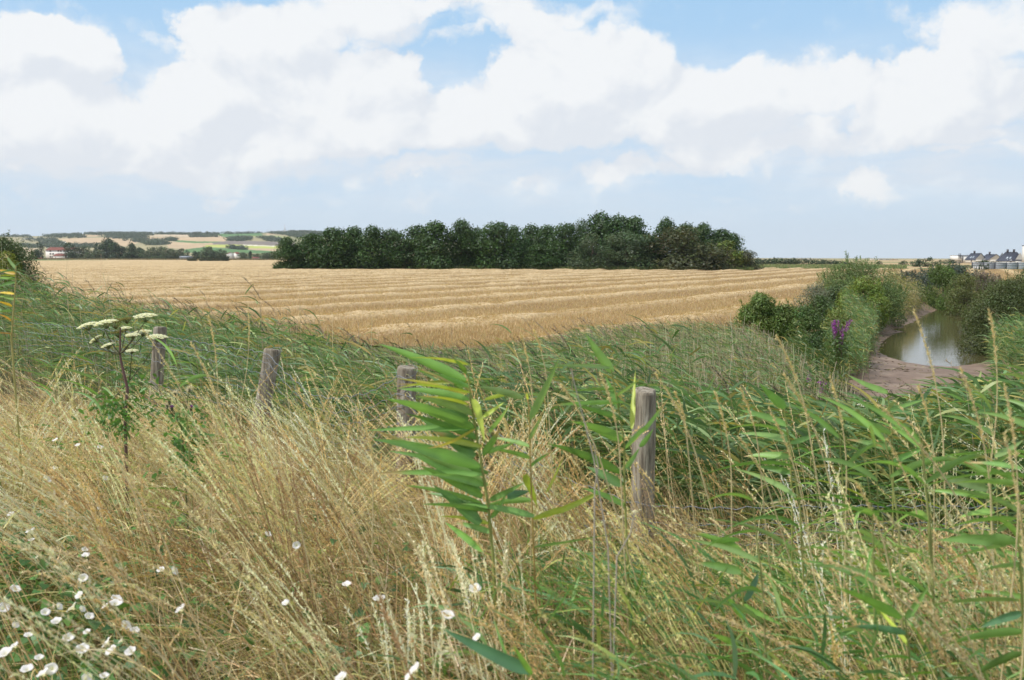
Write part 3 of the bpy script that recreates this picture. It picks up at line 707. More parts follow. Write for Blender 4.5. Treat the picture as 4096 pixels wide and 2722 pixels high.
ML = [(560, 430, 535, 110, 'd', 'dark round tree left of the tall poplar by the white building'), (640, 322, 535, 85, 'p', 'tall dark poplar left of the white building with the red roof'),
      (1020, 322, 545, 100, 'p', 'broad dark poplar in front of the right part of the red roofed building'), (1110, 360, 555, 70, 'p', 'narrower poplar right of the broad one before the red roof'),
      (1100, 470, 560, 120, 'd', 'low dark tree at the foot of the two poplars'), (1265, 372, 560, 200, 's', 'round pale green tree right of the red roofed building'), (1340, 470, 565, 120, 's', 'low pale green tree beside the gap in the line'),
      (1450, 338, 560, 64, 'p', 'small columnar tree standing at the left of the tall group'), (1610, 262, 560, 190, 'd', 'tallest dark tree of the distant line'), (1590, 320, 565, 250, 'g', 'silvery grey willow in front of the tallest distant tree'),
      (1470, 440, 565, 130, 'g', 'silvery shrubby willow low at the left of the tall group'), (1720, 320, 562, 150, 'd', 'dark tree right of the tallest distant one'), (1820, 380, 565, 170, 'd', 'dark tree with a rounded top in the middle of the distant line'),
      (1960, 330, 565, 110, 'd', 'pointed dark tree right of the middle of the distant line'), (2060, 400, 566, 150, 'd', 'dark tree right of the pointed one'), (2150, 430, 566, 110, 's', 'low greyish tree right of the dark ones'),
      (2250, 390, 566, 140, 's', 'pale grey green tree left of the soft crowned row'), (2370, 380, 566, 120, 's', 'soft crowned tree with a tall middle in the pale row'), (2480, 392, 566, 130, 's', 'third soft crowned tree of the pale row'),
      (2580, 415, 566, 110, 's', 'lower soft crowned tree of the pale row'), (2680, 410, 566, 130, 's', 'last soft crowned tree before the small dark column'), (2370, 530, 568, 170, 'g', 'rounded green bush at the foot of the pale row'),
      (2790, 440, 540, 60, 'p', 'small dark column shaped tree above the white shed'), (2890, 455, 560, 70, 'd', 'small round dark tree right of the white shed'), (2955, 462, 560, 60, 'd', 'smaller dark tree beside the small round one'),
      (3045, 465, 560, 90, 'g', 'silver grey tree behind the dark field thicket'), (3065, 380, 566, 180, 's', 'tall pale willow behind the dark field thicket'), (3170, 430, 566, 110, 's', 'pale tree behind the middle of the field thicket'),
      (3275, 420, 566, 140, 's', 'pale tree behind the right end of the field thicket'), (3600, 468, 562, 150, 'g', 'creamy green tree right of the white cottages'), (3710, 455, 560, 52, 'd', 'small pointed dark tree right of the cottages'),
      (3810, 490, 560, 140, 's', 'low pale green tree farther right of the cottages'), (4010, 460, 560, 180, 's', 'pale feathery tree seen just left of the grove'), (3930, 480, 562, 120, 's', 'feathery pale tree left of the last one before the grove'), (1970, 470, 568, 220, 'd', 'low dark shrubby tree at the foot of the dark group')]
for X, ty, by, wd, kd, lab in ML:
    px, py = Zl(X, ty); Y = 880 + rng.uniform(-25, 25) + (ty < 420) * 20
    w = wd / 3.6875 / 4 / F * Y * 1.65; h = P(px, py, Y)[2]
    pr, pw, ph = mid[kd]
    if kd in usedm: pr = copy_tree(pr)
    usedm.add(kd)
    place(pr, px, Y, 0, (w / pw, w / pw, h / ph), label=lab, z=0)
# thicket standing in the field
TH = 'bushes of the thicket standing out in the field'
thp = tree('thicket_bush', 'x', 'bush', 8, 5, (.045, .065, .03), 20, .5, 1.6, TH, low=0)
for i, (X, ty, wd, lab) in enumerate([(3010, 535, 90, 'brown green bush at the left end of the field thicket'), (3075, 522, 90, 'dark bush second from the left in the field thicket'), (3190, 528, 100, 'low dark bush in the left half of the field thicket'), (3280, 520, 110, 'dark bush at the centre of the field thicket'), (3340, 528, 110, 'low dark bush right of the thicket centre'), (3495, 455, 120, 'tallest bush at the right end of the field thicket'), (3540, 500, 90, 'lower bush outermost at the right end of the field thicket'), (3405, 535, 90, 'low bush left of the tallest one in the field thicket')]):
    X -= 2400 - 600 * 3.6875 / 1.0 if False else 0
    px = 600 / 4 + (X - 2400) / 3.6875 / 4; py = (880 + ty / 3.6875) / 4
    Y = 560; w = wd / 3.6875 / 4 / F * Y * 1.25; h = P(px, py, Y)[2]
    pr = thp if i == 0 else copy_tree(thp)
    place(pr, px, Y, 0, (w / 8, w / 8, h / 5), label=lab, z=0)
# embankment of the road beyond the field
mb = MB(); n = 15000; px = rng.uniform(20, 300, n); Yd = 790 + rng.uniform(0, 20, n)
b = np.stack([(px - 512) / F * Yd, Yd, np.zeros(n)], -1)
ribbons(mb, b, nrm(rng.normal(0, .4, (n, 3)) + [0, 0, 1]), rng.uniform(.5, 1.5, n), np.full(n, 1.0), np.zeros((n, 3)), 1, pal(n, [(.2, .15, .09), (.28, .23, .14), (.13, .14, .06)], [3, 2, 2]), P_grass)
tag(mb.build('road_verge', M_GRASS), 'brown weeds along the verge beyond the stubble field', 'weeds', kind='stuff')

# ------------------------------------------------------------ buildings
def gable_house(name, label, cat, px0, px1, ytop, yeave, ybase, Y, wallm, roofm, rz, ridge='x', depth=9.0, group=None, wins=(), chim=(), lights=(), hip=0.0):
    """house standing on the ground; width from its left and right pixel, own gabled roof"""
    a = P(px0, 300, Y)[0]; b = P(px1, 300, Y)[0]
    wd = (b - a); z0 = 0.0
    he = P(0, yeave, Y)[2] if False else P(512, yeave - (px0 - 512) * 0 , Y)[2] + ((px0 + px1) / 2 - 512) * math.tan(ROLL) / F * Y
    ht = P(512, ytop, Y)[2] + ((px0 + px1) / 2 - 512) * math.tan(ROLL) / F * Y
    root = tag(empty(name, ((a + b) / 2, Y + depth / 2, z0), rz), label, cat, group)
    h = wd / 2; d = depth / 2
    mb = MB(); mb.box((0, 0, he / 2), (wd, depth, he))
    if ridge == 'x':
        for sx in (-1, 1):
            mb.poly([(sx * (h - .01), -d, he), (sx * (h - .01), d, he), (sx * (h - .01), 0, ht - .05)])
    else:
        for sy in (-1, 1):
            mb.poly([(-h, sy * (d - .01), he), (h, sy * (d - .01), he), (0, sy * (d - .01), ht - .05)])
    mb.build('wall', wallm, root)
    mb = MB(); e = .35; th = .18
    if ridge == 'x':
        hp = hip * h
        for s in (-1, 1):
            A = [(-h - e, s * (d + e), he - e * .5), (h + e, s * (d + e), he - e * .5), (h + e - hp, 0, ht), (-h - e + hp, 0, ht)]
            B = [(x, y, z + th) for x, y, z in A]
            mb.add(A + B, [[0, 1, 2, 3], [4, 5, 6, 7], [0, 1, 5, 4], [1, 2, 6, 5], [2, 3, 7, 6], [3, 0, 4, 7]])
        if hp:
            for s in (-1, 1):
                mb.poly([(s * (h + e), -d - e, he - e * .5 + th), (s * (h + e), d + e, he - e * .5 + th), (s * (h + e - hp), 0, ht + th)])
    else:
        for s in (-1, 1):
            A = [(s * (h + e), -d - e, he - e * .5), (s * (h + e), d + e, he - e * .5), (0, d + e, ht), (0, -d - e, ht)]
            B = [(x, y, z + th) for x, y, z in A]
            mb.add(A + B, [[0, 1, 2, 3], [4, 5, 6, 7], [0, 1, 5, 4], [1, 2, 6, 5], [2, 3, 7, 6], [3, 0, 4, 7]])
    rf = mb.build('roof', roofm, root)
    for (fx, zz, ww, hh) in wins:
        x = fx * h
        mb = MB(); mb.box((x, -d - .02, zz), (ww, .12, hh)); fr = mb.build('window', M_WALL, root)
        mb = MB(); mb.box((x, -d - .09, zz), (ww - .3, .06, hh - .3)); mb.build('pane', M_DARK, fr)
    for fx in chim:
        mb = MB(); mb.box((fx * h, 0, ht + .6), (.9, .7, 1.8)); mb.box((fx * h, 0, ht + 1.55), (1.1, .9, .15)); mb.build('chimney', M_DARK, rf)
    for (fx, t_) in lights:      # roof windows on the slope facing the camera
        y = -(d) * (1 - t_); z = he + (ht - he) * t_ + th + .12
        sl_ = math.atan2(ht - he, d)
        mb = MB(); mb.box((0, 0, 0), (.95, 1.5, .12)); o = mb.build('roof_window', M_GLASS, rf); o.location = (fx * h, y, z); o.rotation_euler = (sl_, 0, 0)
    return root
def Zr(X, Y): return ((3700 + X / 5.96) / 4, (960 + Y / 5.96) / 4)
x0, _ = Zr(1095, 0); x1, _ = Zr(1430, 0)
HG = 'houses beyond the grey fence at the right'
ra = 30
gable_house('gabled_house', 'cream gabled house with slate roof next to the flat roofed block', 'house', Zr(1090, 0)[0], Zr(1400, 0)[0], Zr(0, 318)[1], Zr(0, 470)[1], 262, 560, M_CREAM, M_SLATE, R(-76), depth=8.5, group=HG, chim=(-.35,), lights=((-.2, .3), (.25, .35)), wins=((.3, 1.6, 1.2, 1.5),))
gable_house('gabled_house', 'cream gabled house in the middle, with a low slate wing on its left', 'house', Zr(1480, 0)[0], Zr(1800, 0)[0], Zr(0, 342)[1], Zr(0, 470)[1], 262, 555, M_CREAM, M_SLATE, R(-80), depth=10.5, group=HG, chim=(-.45,), wins=((-.2, 1.7, 1.2, 2.0), (.2, 1.7, 1.2, 2.0)))
gable_house('house_wing', 'low slate roofed wing between the two cream gabled houses', 'building', Zr(1335, 0)[0], Zr(1560, 0)[0], Zr(0, 388)[1], Zr(0, 480)[1], 262, 562, M_CREAM, M_SLATE, R(-8), depth=7, group=HG, wins=((-.5, 1.6, 1.4, 2.0),))
gable_house('gabled_house', 'large white house with broad slate roof and two skylights at the right edge', 'house', Zr(1880, 0)[0], Zr(2330, 0)[0], Zr(0, 290)[1], Zr(0, 500)[1], 262, 500, M_WALL, M_SLATE, R(-62), depth=9.5, group=HG, chim=(-.4, .3), lights=((.0, .3), (.35, .3)), wins=((.6, 1.6, 1.2, 1.3),), hip=.45)
# flat roofed block
a = P(Zr(775, 0)[0], 260, 575)[0]; b = P(Zr(1190, 0)[0], 260, 575)[0]; hb = P(980, Zr(0, 372)[1], 575)[2]
root = tag(empty('flat_roofed_house', ((a + b) / 2, 575 + 5, 0)), 'white flat roofed modern house with dark vertical window strips', 'house', HG)
w_ = b - a; mb = MB()
mb.box((-w_ * .36, 0, hb * .5 + .9), (w_ * .28, 10, hb - 1.8)); mb.box((w_ * .03, .2, hb / 2), (w_ * .49, 10.4, hb)); mb.box((w_ * .39, 0, hb / 2 - .2), (w_ * .22, 9, hb - .4))
mb.box((-w_ * .3, 1, 1), (w_ * .2, 7, 2.1))
mb.build('wall', M_WALL, root)
mb = MB(); mb.box((-w_ * .36, 0, hb + .12), (w_ * .29, 10.4, .22)); mb.box((w_ * .03, .2, hb + .2), (w_ * .5, 10.8, .22)); mb.build('roof', M_SLATE, root)
for fx, ww, hh, zz in ((-.43, .35, 3.4, 4.6), (-.34, .35, 3.4, 4.6), (.13, 1.3, hb - .8, hb / 2), (.34, 1.1, 3.2, hb - 2.2), (-.215, .22, hb - .4, hb / 2)):
    mb = MB(); mb.box((fx * w_, -5.05, zz), (ww, .2, hh)); mb.build('window', M_DARK, root)
# tall white building cut by the frame
a = P(Zr(2335, 0)[0], 260, 470)[0]; hb = P(1022, Zr(0, 135)[1], 470)[2]
root = tag(empty('tower_house', (a + 8.6, 474, 0)), 'tall white wall of a house cut by the right edge', 'house', HG)
mb = MB(); mb.box((0, 0, hb / 2), (10, 7, hb)); mb.build('wall', M_WALL, root)
mb = MB(); mb.box((0, 0, hb + .15), (10.4, 7.4, .28)); mb.build('roof', M_SLATE, root)
for z in (3, 6, 9):
    mb = MB(); mb.box((1.5, -3.55, z), (1.4, .14, 1.3)); f_o = mb.build('window', M_CREAM, root); mb = MB(); mb.box((1.5, -3.63, z), (1.1, .08, 1.0)); mb.build('pane', M_DARK, f_o)
# grey concrete fence in front of the houses
fY = 262; a = P(Zr(1125, 0)[0], 260, fY)[0]; b = P(1075, 260, fY)[0]; hf = P(1000, Zr(0, 535)[1], fY)[2]
root = tag(empty('panel_fence', (a, fY, 0)), 'long grey concrete panel fence in front of the slate roofed houses', 'fence')
npan = int((b - a) / 3.15); pw = (b - a) / npan
for i in range(npan):
    drop = .0 if i < 12 else .55
    mb = MB()
    for k in range(4): mb.box(((i + .5) * pw, 0, (k + .5) * (hf - drop) / 4), (pw - .2, .06, (hf - drop) / 4 - .03))
    mb.build('panel', M_PANEL, root)
for i in range(npan + 1):
    drop = .0 if i < 13 else .55
    mb = MB(); mb.box((i * pw, 0, (hf - drop) / 2 + .03), (.16, .16, hf - drop + .06)); mb.build('post', M_SLATE, root)
WS = 'small white stakes in front of the grey fence'
p0 = None
for i in range(5):
    if p0 is None:
        mb = MB(); mb.box((0, 0, .45), (.14, .14, .9)); mb.box((0, 0, .93), (.2, .2, .06)); p0 = mb.build('white_stake', M_WALL); o = p0
    else: o = p0.copy(); COL.objects.link(o)
    X = [1165, 1205, 1258, 1330, 1380][i]; q = P(Zr(X, 0)[0], 268, 240); o.location = (q[0], 240, 0)
    tag(o, 'short white stake in the dry strip before the grey panel fence', 'stake', WS)
# far left: white block with a red roof
Y = 960
root = gable_house('apartment_block', 'long three storey white building with red tiled roof behind the poplars', 'building', Zl(705, 0)[0], Zl(1165, 0)[0], Zl(0, 402)[1], Zl(0, 446)[1], 258.5, Y, M_WALL, M_TILE, 0, depth=13, hip=.13,
    wins=[(fx, zz, 2.0, 1.7) for fx in (-.7, -.53, -.18, -.02, .2, .4, .6) for zz in (2.3, 5.4, 8.4) if not (fx in (-.53,) and zz > 6)])
gable_house('low_house', 'small white gabled house with red roof in front of the long white building', 'house', Zl(815, 0)[0], Zl(1010, 0)[0], Zl(0, 497)[1], Zl(0, 528)[1], 258.5, 930, M_WALL, M_TILE, R(-12), depth=10, wins=((-.6, 1.4, 1.2, 1.2),))
def Zk(X, Y): return (150 + X / 3.6875 / 4, (880 + Y / 3.6875) / 4)
CT = 'white cottages right of the field thicket'
gable_house('cottage', 'white cottage with orange roof, left one of the pair right of the thicket', 'house', Zk(1165, 0)[0], Zk(1212, 0)[0], Zk(0, 476)[1], Zk(0, 498)[1], 258.5, 985, M_WALL, M_TILE, R(-50), depth=8, group=CT)
gable_house('cottage', 'white gabled cottage with orange roof, right one of the pair right of the thicket', 'house', Zk(1242, 0)[0], Zk(1305, 0)[0], Zk(0, 474)[1], Zk(0, 500)[1], 258.5, 985, M_WALL, M_TILE, R(48), depth=9, group=CT)
gable_house('barn', 'grey metal shed with a white end beyond the field, left of the thicket', 'shed', Zk(456, 0)[0], Zk(592, 0)[0], Zk(0, 534)[1], Zk(0, 542)[1], 258.5, 860, M_PANEL, M_PANEL, 0, depth=12)
gable_house('barn', 'small white roofed shed between the pale trees left of the grove', 'shed', Zk(1695, 0)[0], Zk(1730, 0)[0], Zk(0, 518)[1], Zk(0, 530)[1], 258.5, 900, M_WALL, M_WALL, R(20), depth=7)
gable_house('barn', 'low brown roofed hut on the verge left of the grove', 'shed', Zk(1515, 0)[0], Zk(1605, 0)[0], Zk(0, 546)[1], Zk(0, 562)[1], 258.5, 840, M_CREAM, M_TILE, R(8), depth=8)
# red car on the far road
q = P(Zl(590, 0)[0], 258, 800)
root = tag(empty('parked_car', (q[0], 800, .1)), 'small red car on the road beyond the left end of the field', 'car')
mb = MB(); pr_ = [(-2.1, .35), (-2.15, .75), (-1.4, .95), (-.9, 1.4), (.7, 1.42), (1.4, .98), (2.1, .85), (2.15, .35)]
vv = [(x, y_, z) for y_ in (-.9, .9) for x, z in pr_]; k = len(pr_)
mb.add(vv, [list(range(k))]); mb.add(vv, [list(range(k, 2 * k))]); mb.add(vv, [[i, (i + 1) % k, k + (i + 1) % k, k + i] for i in range(k)])
mb.C = [np.broadcast_to(np.array([.38, .03, .04]), (len(v), 3)) for v in mb.V]
mb.build('body', M_PAINT, root)
for x in (-1.35, 1.35):
    for s in (-1, 1):
        mb = MB(); path_tube(mb, [(x, s * .82, .33), (x, s * .93, .33)], .33, 10, (.03, .03, .03)); mb.build('wheel', M_PAINT, root)
mb = MB(); mb.box((-.1, -.91, 1.17), (1.5, .05, .34), col=(.05, .06, .07)); mb.build('side_window', M_PAINT, root)
# far white buildings on the right horizon
FB = 'tiny pale buildings on the right horizon'
for i, (px, w, yt, lab) in enumerate([(804, 9, 259.2, 'long sandy building far behind the dark hedge'), (811.5, 4, 259.5, 'tiny cream building right of the long sandy one on the horizon'), (873, 4, 259.4, 'tiny white block just right of the tall willow on the horizon'), (881, 6, 259.3, 'paired tiny white blocks right of the willow on the horizon'), (888, 4, 259.5, 'tiny white block on the horizon before the red roofed one'), (893.5, 6, 259.9, 'tiny white house with red roof on the right horizon')]):
    Y = 1500; a = P(px - w / 2, 260, Y)[0]; b = P(px + w / 2, 260, Y)[0]; h = P(px, yt, Y)[2]
    root = tag(empty('far_building', ((a + b) / 2, Y, 0)), lab, 'building', FB)
    mb = MB(); mb.box((0, 0, h * .43), (b - a, 10, h * .86)); mb.box(((b - a) * .2, -2, h * .3), ((b - a) * .4, 12, h * .6)); mb.build('wall', M_CREAM if i < 2 else M_WALL, root)
    mb = MB(); mb.box((0, 0, h * .86 + .4), ((b - a) * 1.02, 10.5, .8)); mb.build('roof', M_TILE if i == 5 else M_SLATE if i > 2 else M_CREAM, root)

# ---- hedges and bushes right of the grove, far
HB = 'far hedge and bushes right of the grove'
def Zh(X, Y): return ((3000 + X / 5.9) / 4, (980 + Y / 5.9) / 4)
hl = [(np.array([x, rng.uniform(-1, 1), .9 * (1 - abs(x / 27) ** 2.5) + .5]), np.array([3.2, 2.5, 1.35 * (1.15 - abs(x / 27) ** 2)])) for x in np.linspace(-26, 26, 22)]
hd = tree('long_hedge', 'long low dark green hedge beyond the right end of the grove', 'hedge', 50, 3, (.04, .062, .028), 0, .55, 1.2, lobes=hl, low_trunk=.1)
p = P(Zh(1010, 0)[0], 262, 395); hd.location = (p[0], 395, 0); hd.rotation_euler.z = 0; hd.scale = (.98, 1, 1.05)
fbp = tree('far_bush', 'x', 'bush', 8, 5, (.055, .08, .04), 20, .6, 1.5, HB, low=0)
for i, (X, ty, w, Y, lab) in enumerate([(180, 292, 230, 420, 'round dark bush just right of the grove on the horizon'), (360, 320, 140, 440, 'low grey bush between the round bush and the spiky tree'), (560, 268, 110, 450, 'small spiky dark tree sticking up above the long hedge'), (480, 305, 160, 445, 'low dark bush left of the spiky tree'), (790, 298, 260, 450, 'pale rounded bush behind the middle of the long hedge'), (920, 310, 150, 450, 'low bush behind the long hedge between the two pale ones'), (1050, 292, 200, 450, 'flat topped pale bush behind the long hedge'), (1730, 358, 170, 470, 'dark bush beyond the right end of the long hedge'), (1650, 380, 200, 460, 'low dark bush touching the right end of the long hedge'), (1985, 345, 110, 470, 'dark round bush just left of the big willow'), (1880, 385, 200, 480, 'low dark bush between the hedge and the big willow')]):
    px, py = Zh(X, ty); h = P(px, py, Y)[2]; w_ = w / 5.9 / 4 / F * Y * 1.2
    o = fbp if i == 0 else copy_tree(fbp)
    place(o, px, Y, 0, (w_ / 8, w_ / 8, h / 5), label=lab, z=0)
def Zq(X, Y): return ((2896 + X / 1.967) / 4, (950 + Y / 1.967) / 4)
HB2 = 'far bushes left of the houses'
for i, (X, ty, w, Y, lab) in enumerate([(1570, 148, 180, 330, 'broad domed bush on the horizon behind the grey bushes'), (1500, 170, 90, 330, 'left shoulder bush of the domed bush on the horizon'), (1400, 178, 70, 400, 'small round bush left of the domed bush'), (1210, 183, 50, 450, 'tiny bush right of the tall willow on the horizon'), (1670, 172, 60, 380, 'small dark bush right of the domed bush'), (1760, 170, 150, 520, 'bluish low bushes left of the white flat roofed house'), (1880, 214, 110, 300, 'low dark bush under the flat roofed house'), (2010, 206, 50, 250, 'small brown bush against the grey panel fence'), (2050, 204, 52, 250, 'bright green bush against the grey panel fence'), (2100, 178, 330, 300, 'low green growth showing above the grey fence')]):
    px, py = Zq(X, ty); h = P(px, py, Y)[2]; w_ = w / 1.967 / 4 / F * Y * 1.2
    o = copy_tree(fbp); o['group'] = HB2
    place(o, px, Y, 0, (w_ / 8, min(w_ / 8, 1), h / 5), label=lab, z=0)
# green strip of grass in front of the long hedge
mb = MB(); n = 16000; px = rng.uniform(735, 905, n); Yd = rng.uniform(262, 380, n)
b = np.stack([(px - 512) / F * Yd, Yd, np.zeros(n)], -1)
ribbons(mb, b, nrm(rng.normal(0, .3, (n, 3)) + [0, 0, 1]), rng.uniform(.3, .8, n), np.full(n, .35), np.zeros((n, 3)), 1, pal(n, [(.13, .2, .07), (.2, .23, .1), (.38, .31, .17)], [4, 2, 1]), P_grass)
tag(mb.build('green_strip', M_GRASS), 'green grass strip in front of the long hedge', 'grass', kind='stuff')

# ------------------------------------------------------------ bushes along the pool
MG = 'bushes on the left bank of the pool'
def bush(name, label, px, Y, ytop, wpx, col, nl, size, dens, group, low=0, twigs=0, aspect=.5, ybase=None, mat=M_TREE):
    p = P(px, ytop, Y); z0 = H1(p[0], Y) - .1
    h = p[2] - z0; w = wpx / F * Y * 1.3
    lb = lobes_round(w, h, int(nl * 2.4), low); dens *= 2.5; twigs = int(twigs * .7); col = tuple(c * 1.3 for c in col)
    root = tag(empty(name), label, 'bush', group)
    crown_mesh('crown', lb, size, dens, col, root, mat, twigs=twigs, aspect=aspect)
    trunk_mesh(h, .03 + h * .015, lb, root, 8)
    root.location = (p[0], Y, z0)
    return root
q = Zq(1060, 190)
bush('willow_bush', 'big feathery willow bush rising above the horizon on the left bank', 858, 56, 262, 78, (.115, .165, .055), 34, .11, .75, MG, twigs=230, aspect=.3)
bush('hedge_bush', 'yellow green bush below the big feathery willow', 864, 52, 276, 46, (.13, .175, .03), 20, .11, .9, MG, twigs=40)
bush('hedge_bush', 'dark green bush on the left shoulder of the big willow', 835, 54, 285, 34, (.07, .10, .04), 16, .11, .9, MG, twigs=30)
bush('hedge_bush', 'right hand green bush below the willow, above the tan reeds', 888, 58, 280, 34, (.10, .15, .05), 14, .11, .8, MG, twigs=60, aspect=.3)
bush('grey_bush', 'grey leaved bush left of the willow, on the field edge', 815, 44, 283, 34, (.13, .145, .095), 16, .09, .8, MG, twigs=30, aspect=.35)
bush('hedge_bush', 'bush with dark hollow below the grey leaved bush', 822, 41, 296, 34, (.055, .09, .025), 18, .085, .9, MG, twigs=30)
bush('hedge_bush', 'leafy bush standing alone at the corner of the stubble field', 762, 33, 294, 40, (.10, .15, .03), 26, .075, 1.5, MG, twigs=50)
bush('hedge_bush', 'small leafy bush right of the lone field corner bush', 785, 33, 303, 36, (.10, .145, .035), 22, .075, 1.4, MG, twigs=40)
bush('hedge_bush', 'green bush left of the purple flowers', 806, 32, 306, 34, (.07, .115, .03), 18, .075, .9, MG, twigs=40)
bush('hedge_bush', 'yellowish bush tangle just above the purple flowers', 838, 36, 308, 34, (.125, .155, .035), 15, .075, .9, MG, twigs=40)
bush('hedge_bush', 'dark bush at the foot of the bank left of the purple flowers', 812, 27, 334, 40, (.05, .085, .025), 18, .065, .9, MG, twigs=40)
bush('hedge_bush', 'low bramble bush below the field corner bush', 745, 26, 327, 36, (.085, .12, .035), 14, .06, .8, MG, twigs=30)
bush('bramble', 'low dark bramble in front of the pale reeds', 742, 14.5, 384, 90, (.06, .105, .022), 22, .05, .8, 'brambles at the foot of the reeds', twigs=40)
bush('bramble', 'bramble mound below the dark bush at the pool corner', 795, 17, 372, 70, (.075, .12, .03), 20, .05, .8, 'brambles at the foot of the reeds', twigs=40)
RG = 'bushes on the right side of the pool'
bush('sea_buckthorn', 'dark grey green bush beyond the far end of the pool', 909, 84, 272, 36, (.055, .075, .052), 18, .16, .9, RG, twigs=40, aspect=.35)
bush('willow_bush', 'upright bright green bush at the far end of the pool', 944, 78, 265, 36, (.085, .13, .028), 24, .13, .9, RG, twigs=90, aspect=.35)
bush('sea_buckthorn', 'wide dark grey dome shaped bush behind the pool bushes', 950, 98, 265, 62, (.06, .08, .058), 30, .18, .8, RG, twigs=60, aspect=.35)
bush('sea_buckthorn', 'low reddish grey bush right of the dark grey dome', 985, 90, 272, 34, (.12, .10, .075), 16, .16, .8, RG, twigs=30, aspect=.35)
bush('willow_bush', 'olive bush between the upright green one and the large right one', 966, 70, 272, 34, (.10, .115, .035), 18, .13, .9, RG, twigs=50, aspect=.35)
bush('willow_bush', 'large dark olive willow leaning over the right side of the water', 1004, 42, 279, 68, (.068, .088, .026), 44, .085, .85, RG, twigs=200, aspect=.32)
bush('willow_bush', 'olive willow at the right edge reaching above the fence', 1026, 46, 272, 62, (.095, .11, .04), 34, .09, .85, RG, twigs=200, aspect=.32)
bush('willow_bush', 'lower dark willow hanging over the mud at the right', 1022, 36, 318, 52, (.065, .09, .03), 30, .08, .85, RG, twigs=120, aspect=.32)

# ------------------------------------------------------------ grasses and reeds
def wedge(n, y0, y1, p0=-170, p1=1280, pw=1.0):
    n = int(n * 1.06)
    q = rng.random(n); y = (y0 ** (1 + pw) + q * (y1 ** (1 + pw) - y0 ** (1 + pw))) ** (1 / (1 + pw))
    px = rng.uniform(p0, p1, n); return px, (px - 512) / F * y, y
def skyclamp(x, y, z0, h, lim, slack=0):
    """shorten plants so their tips stay below the outline the stand has"""
    px = 512 + F * x / y
    zt = 3.2 - (np.interp(px, lim[0], lim[1]) + slack - 257) / F * y
    return np.minimum(h, zt - z0)
STRAW = [(.86, .68, .38), (.72, .52, .25), (.90, .78, .52), (.38, .25, .12), (.50, .48, .18)]
GREENS = [(.13, .24, .055), (.19, .29, .06), (.10, .20, .06), (.27, .34, .08)]
REEDC = [(.16, .275, .10), (.215, .335, .13), (.095, .175, .062), (.36, .41, .15)]
def lean(n, px, amt, sp=.18):
    d = rng.normal(0, sp, (n, 3)); d[:, 0] -= amt; d[:, 2] = 1; return nrm(d)
def spikes(mb, base, d0, L, bend, t0, m, sl, sw, col, open_=.5, drop=.0, radius=0.0):
    """m spikelets per stem on the upper part of it"""
    n = len(base)
    t = t0 + (1 - t0) * rng.random((n, m)) ** .9
    p = curve(base, d0, L, bend, t); tg = tang(d0, bend, t)
    taper = np.sin(np.clip((t - t0) / (1 - t0) * .86 + .14, 0, 1) * math.pi)[..., None]
    o_ = rng.normal(0, 1, (n, m, 3))
    if radius: p = p + o_ * radius * taper
    d = nrm(tg + o_ * open_ + [0, 0, -drop]).reshape(-1, 3)
    k = n * m
    ribbons(mb, p.reshape(-1, 3), d, sl * rng.uniform(.6, 1.3, k), np.full(k, sw), d * 0, 2, np.clip(np.repeat(col, m, 0) * rng.uniform(.85, 1.15, (k, 1)), 0, .9), P_diam)

# outline (image column -> highest row) that each stand of plants keeps below
LIM_N = ([-200, 0, 100, 200, 260, 400, 520, 640, 760, 1000, 1200], [372, 366, 372, 352, 322, 330, 345, 330, 318, 330, 320])
LIM_R = ([-200, 0, 30, 60, 100, 150, 200, 300, 350, 400, 430, 450, 500, 580, 600, 740, 760, 800, 840, 860, 960, 1000, 1030, 1200], [235, 258, 262, 272, 288, 300, 306, 320, 334, 344, 352, 368, 360, 345, 335, 326, 345, 370, 392, 400, 396, 372, 352, 340])
LIM_D = ([-200, 400, 480, 520, 560, 600, 680, 740, 770, 800, 840, 870, 1200], [345, 345, 348, 340, 336, 324, 320, 318, 330, 350, 372, 400, 400])

# --- low green cover on the bank
mb = MB()
px, x, y = wedge(64000, 1.3, 9.5); m = (Scoord(x, y) < 5.2); x, y, px = x[m], y[m], px[m]; n = len(x)
b = np.stack([x, y, H(x, y)], -1)
hh_ = rng.uniform(.12, .42, n) * np.where(px > 480, 1.1, 1.0)
ribbons(mb, b, lean(n, px, .25, .45), hh_, rng.uniform(.003, .0075, n), np.stack([rng.normal(-.2, .2, n), rng.normal(0, .2, n), -rng.uniform(.1, .5, n)], -1), 3, pal(n, GREENS + [(.33, .26, .11)], [4, 3, 3, 2, 4]), P_grass)
tag(mb.build('bank_grass', M_GRASS), 'short green grass under the dry stems on the bank', 'grass', kind='stuff')
# --- dry thatch
mb = MB()
px, x, y = wedge(78000, 1.35, 9.8); s_ = Scoord(x, y)
lowleft = (x < -.9 - .1 * y) & (y < 3.6)
m = (s_ < 5.0) & ~(lowleft & (rng.random(len(x)) < .6)) & ~((px > 540) & (rng.random(len(x)) < .55)) & (rng.random(len(x)) < .8); x, y = x[m], y[m]; n = len(x)
b = np.stack([x, y, H(x, y) + rng.uniform(0, .30, n)], -1)
d = nrm(rng.normal(0, .8, (n, 3)) + [-.35, 0, .75]); d[:, 2] = np.abs(d[:, 2])
ribbons(mb, b, d, rng.uniform(.12, .5, n), rng.uniform(.002, .005, n), np.stack([rng.normal(-.2, .3, n), rng.normal(0, .3, n), -rng.uniform(0, .5, n)], -1), 2, pal(n, STRAW + [(.22, .13, .06)], [3, 4, 2, 3.5, 2, 3], .2), P_grass)
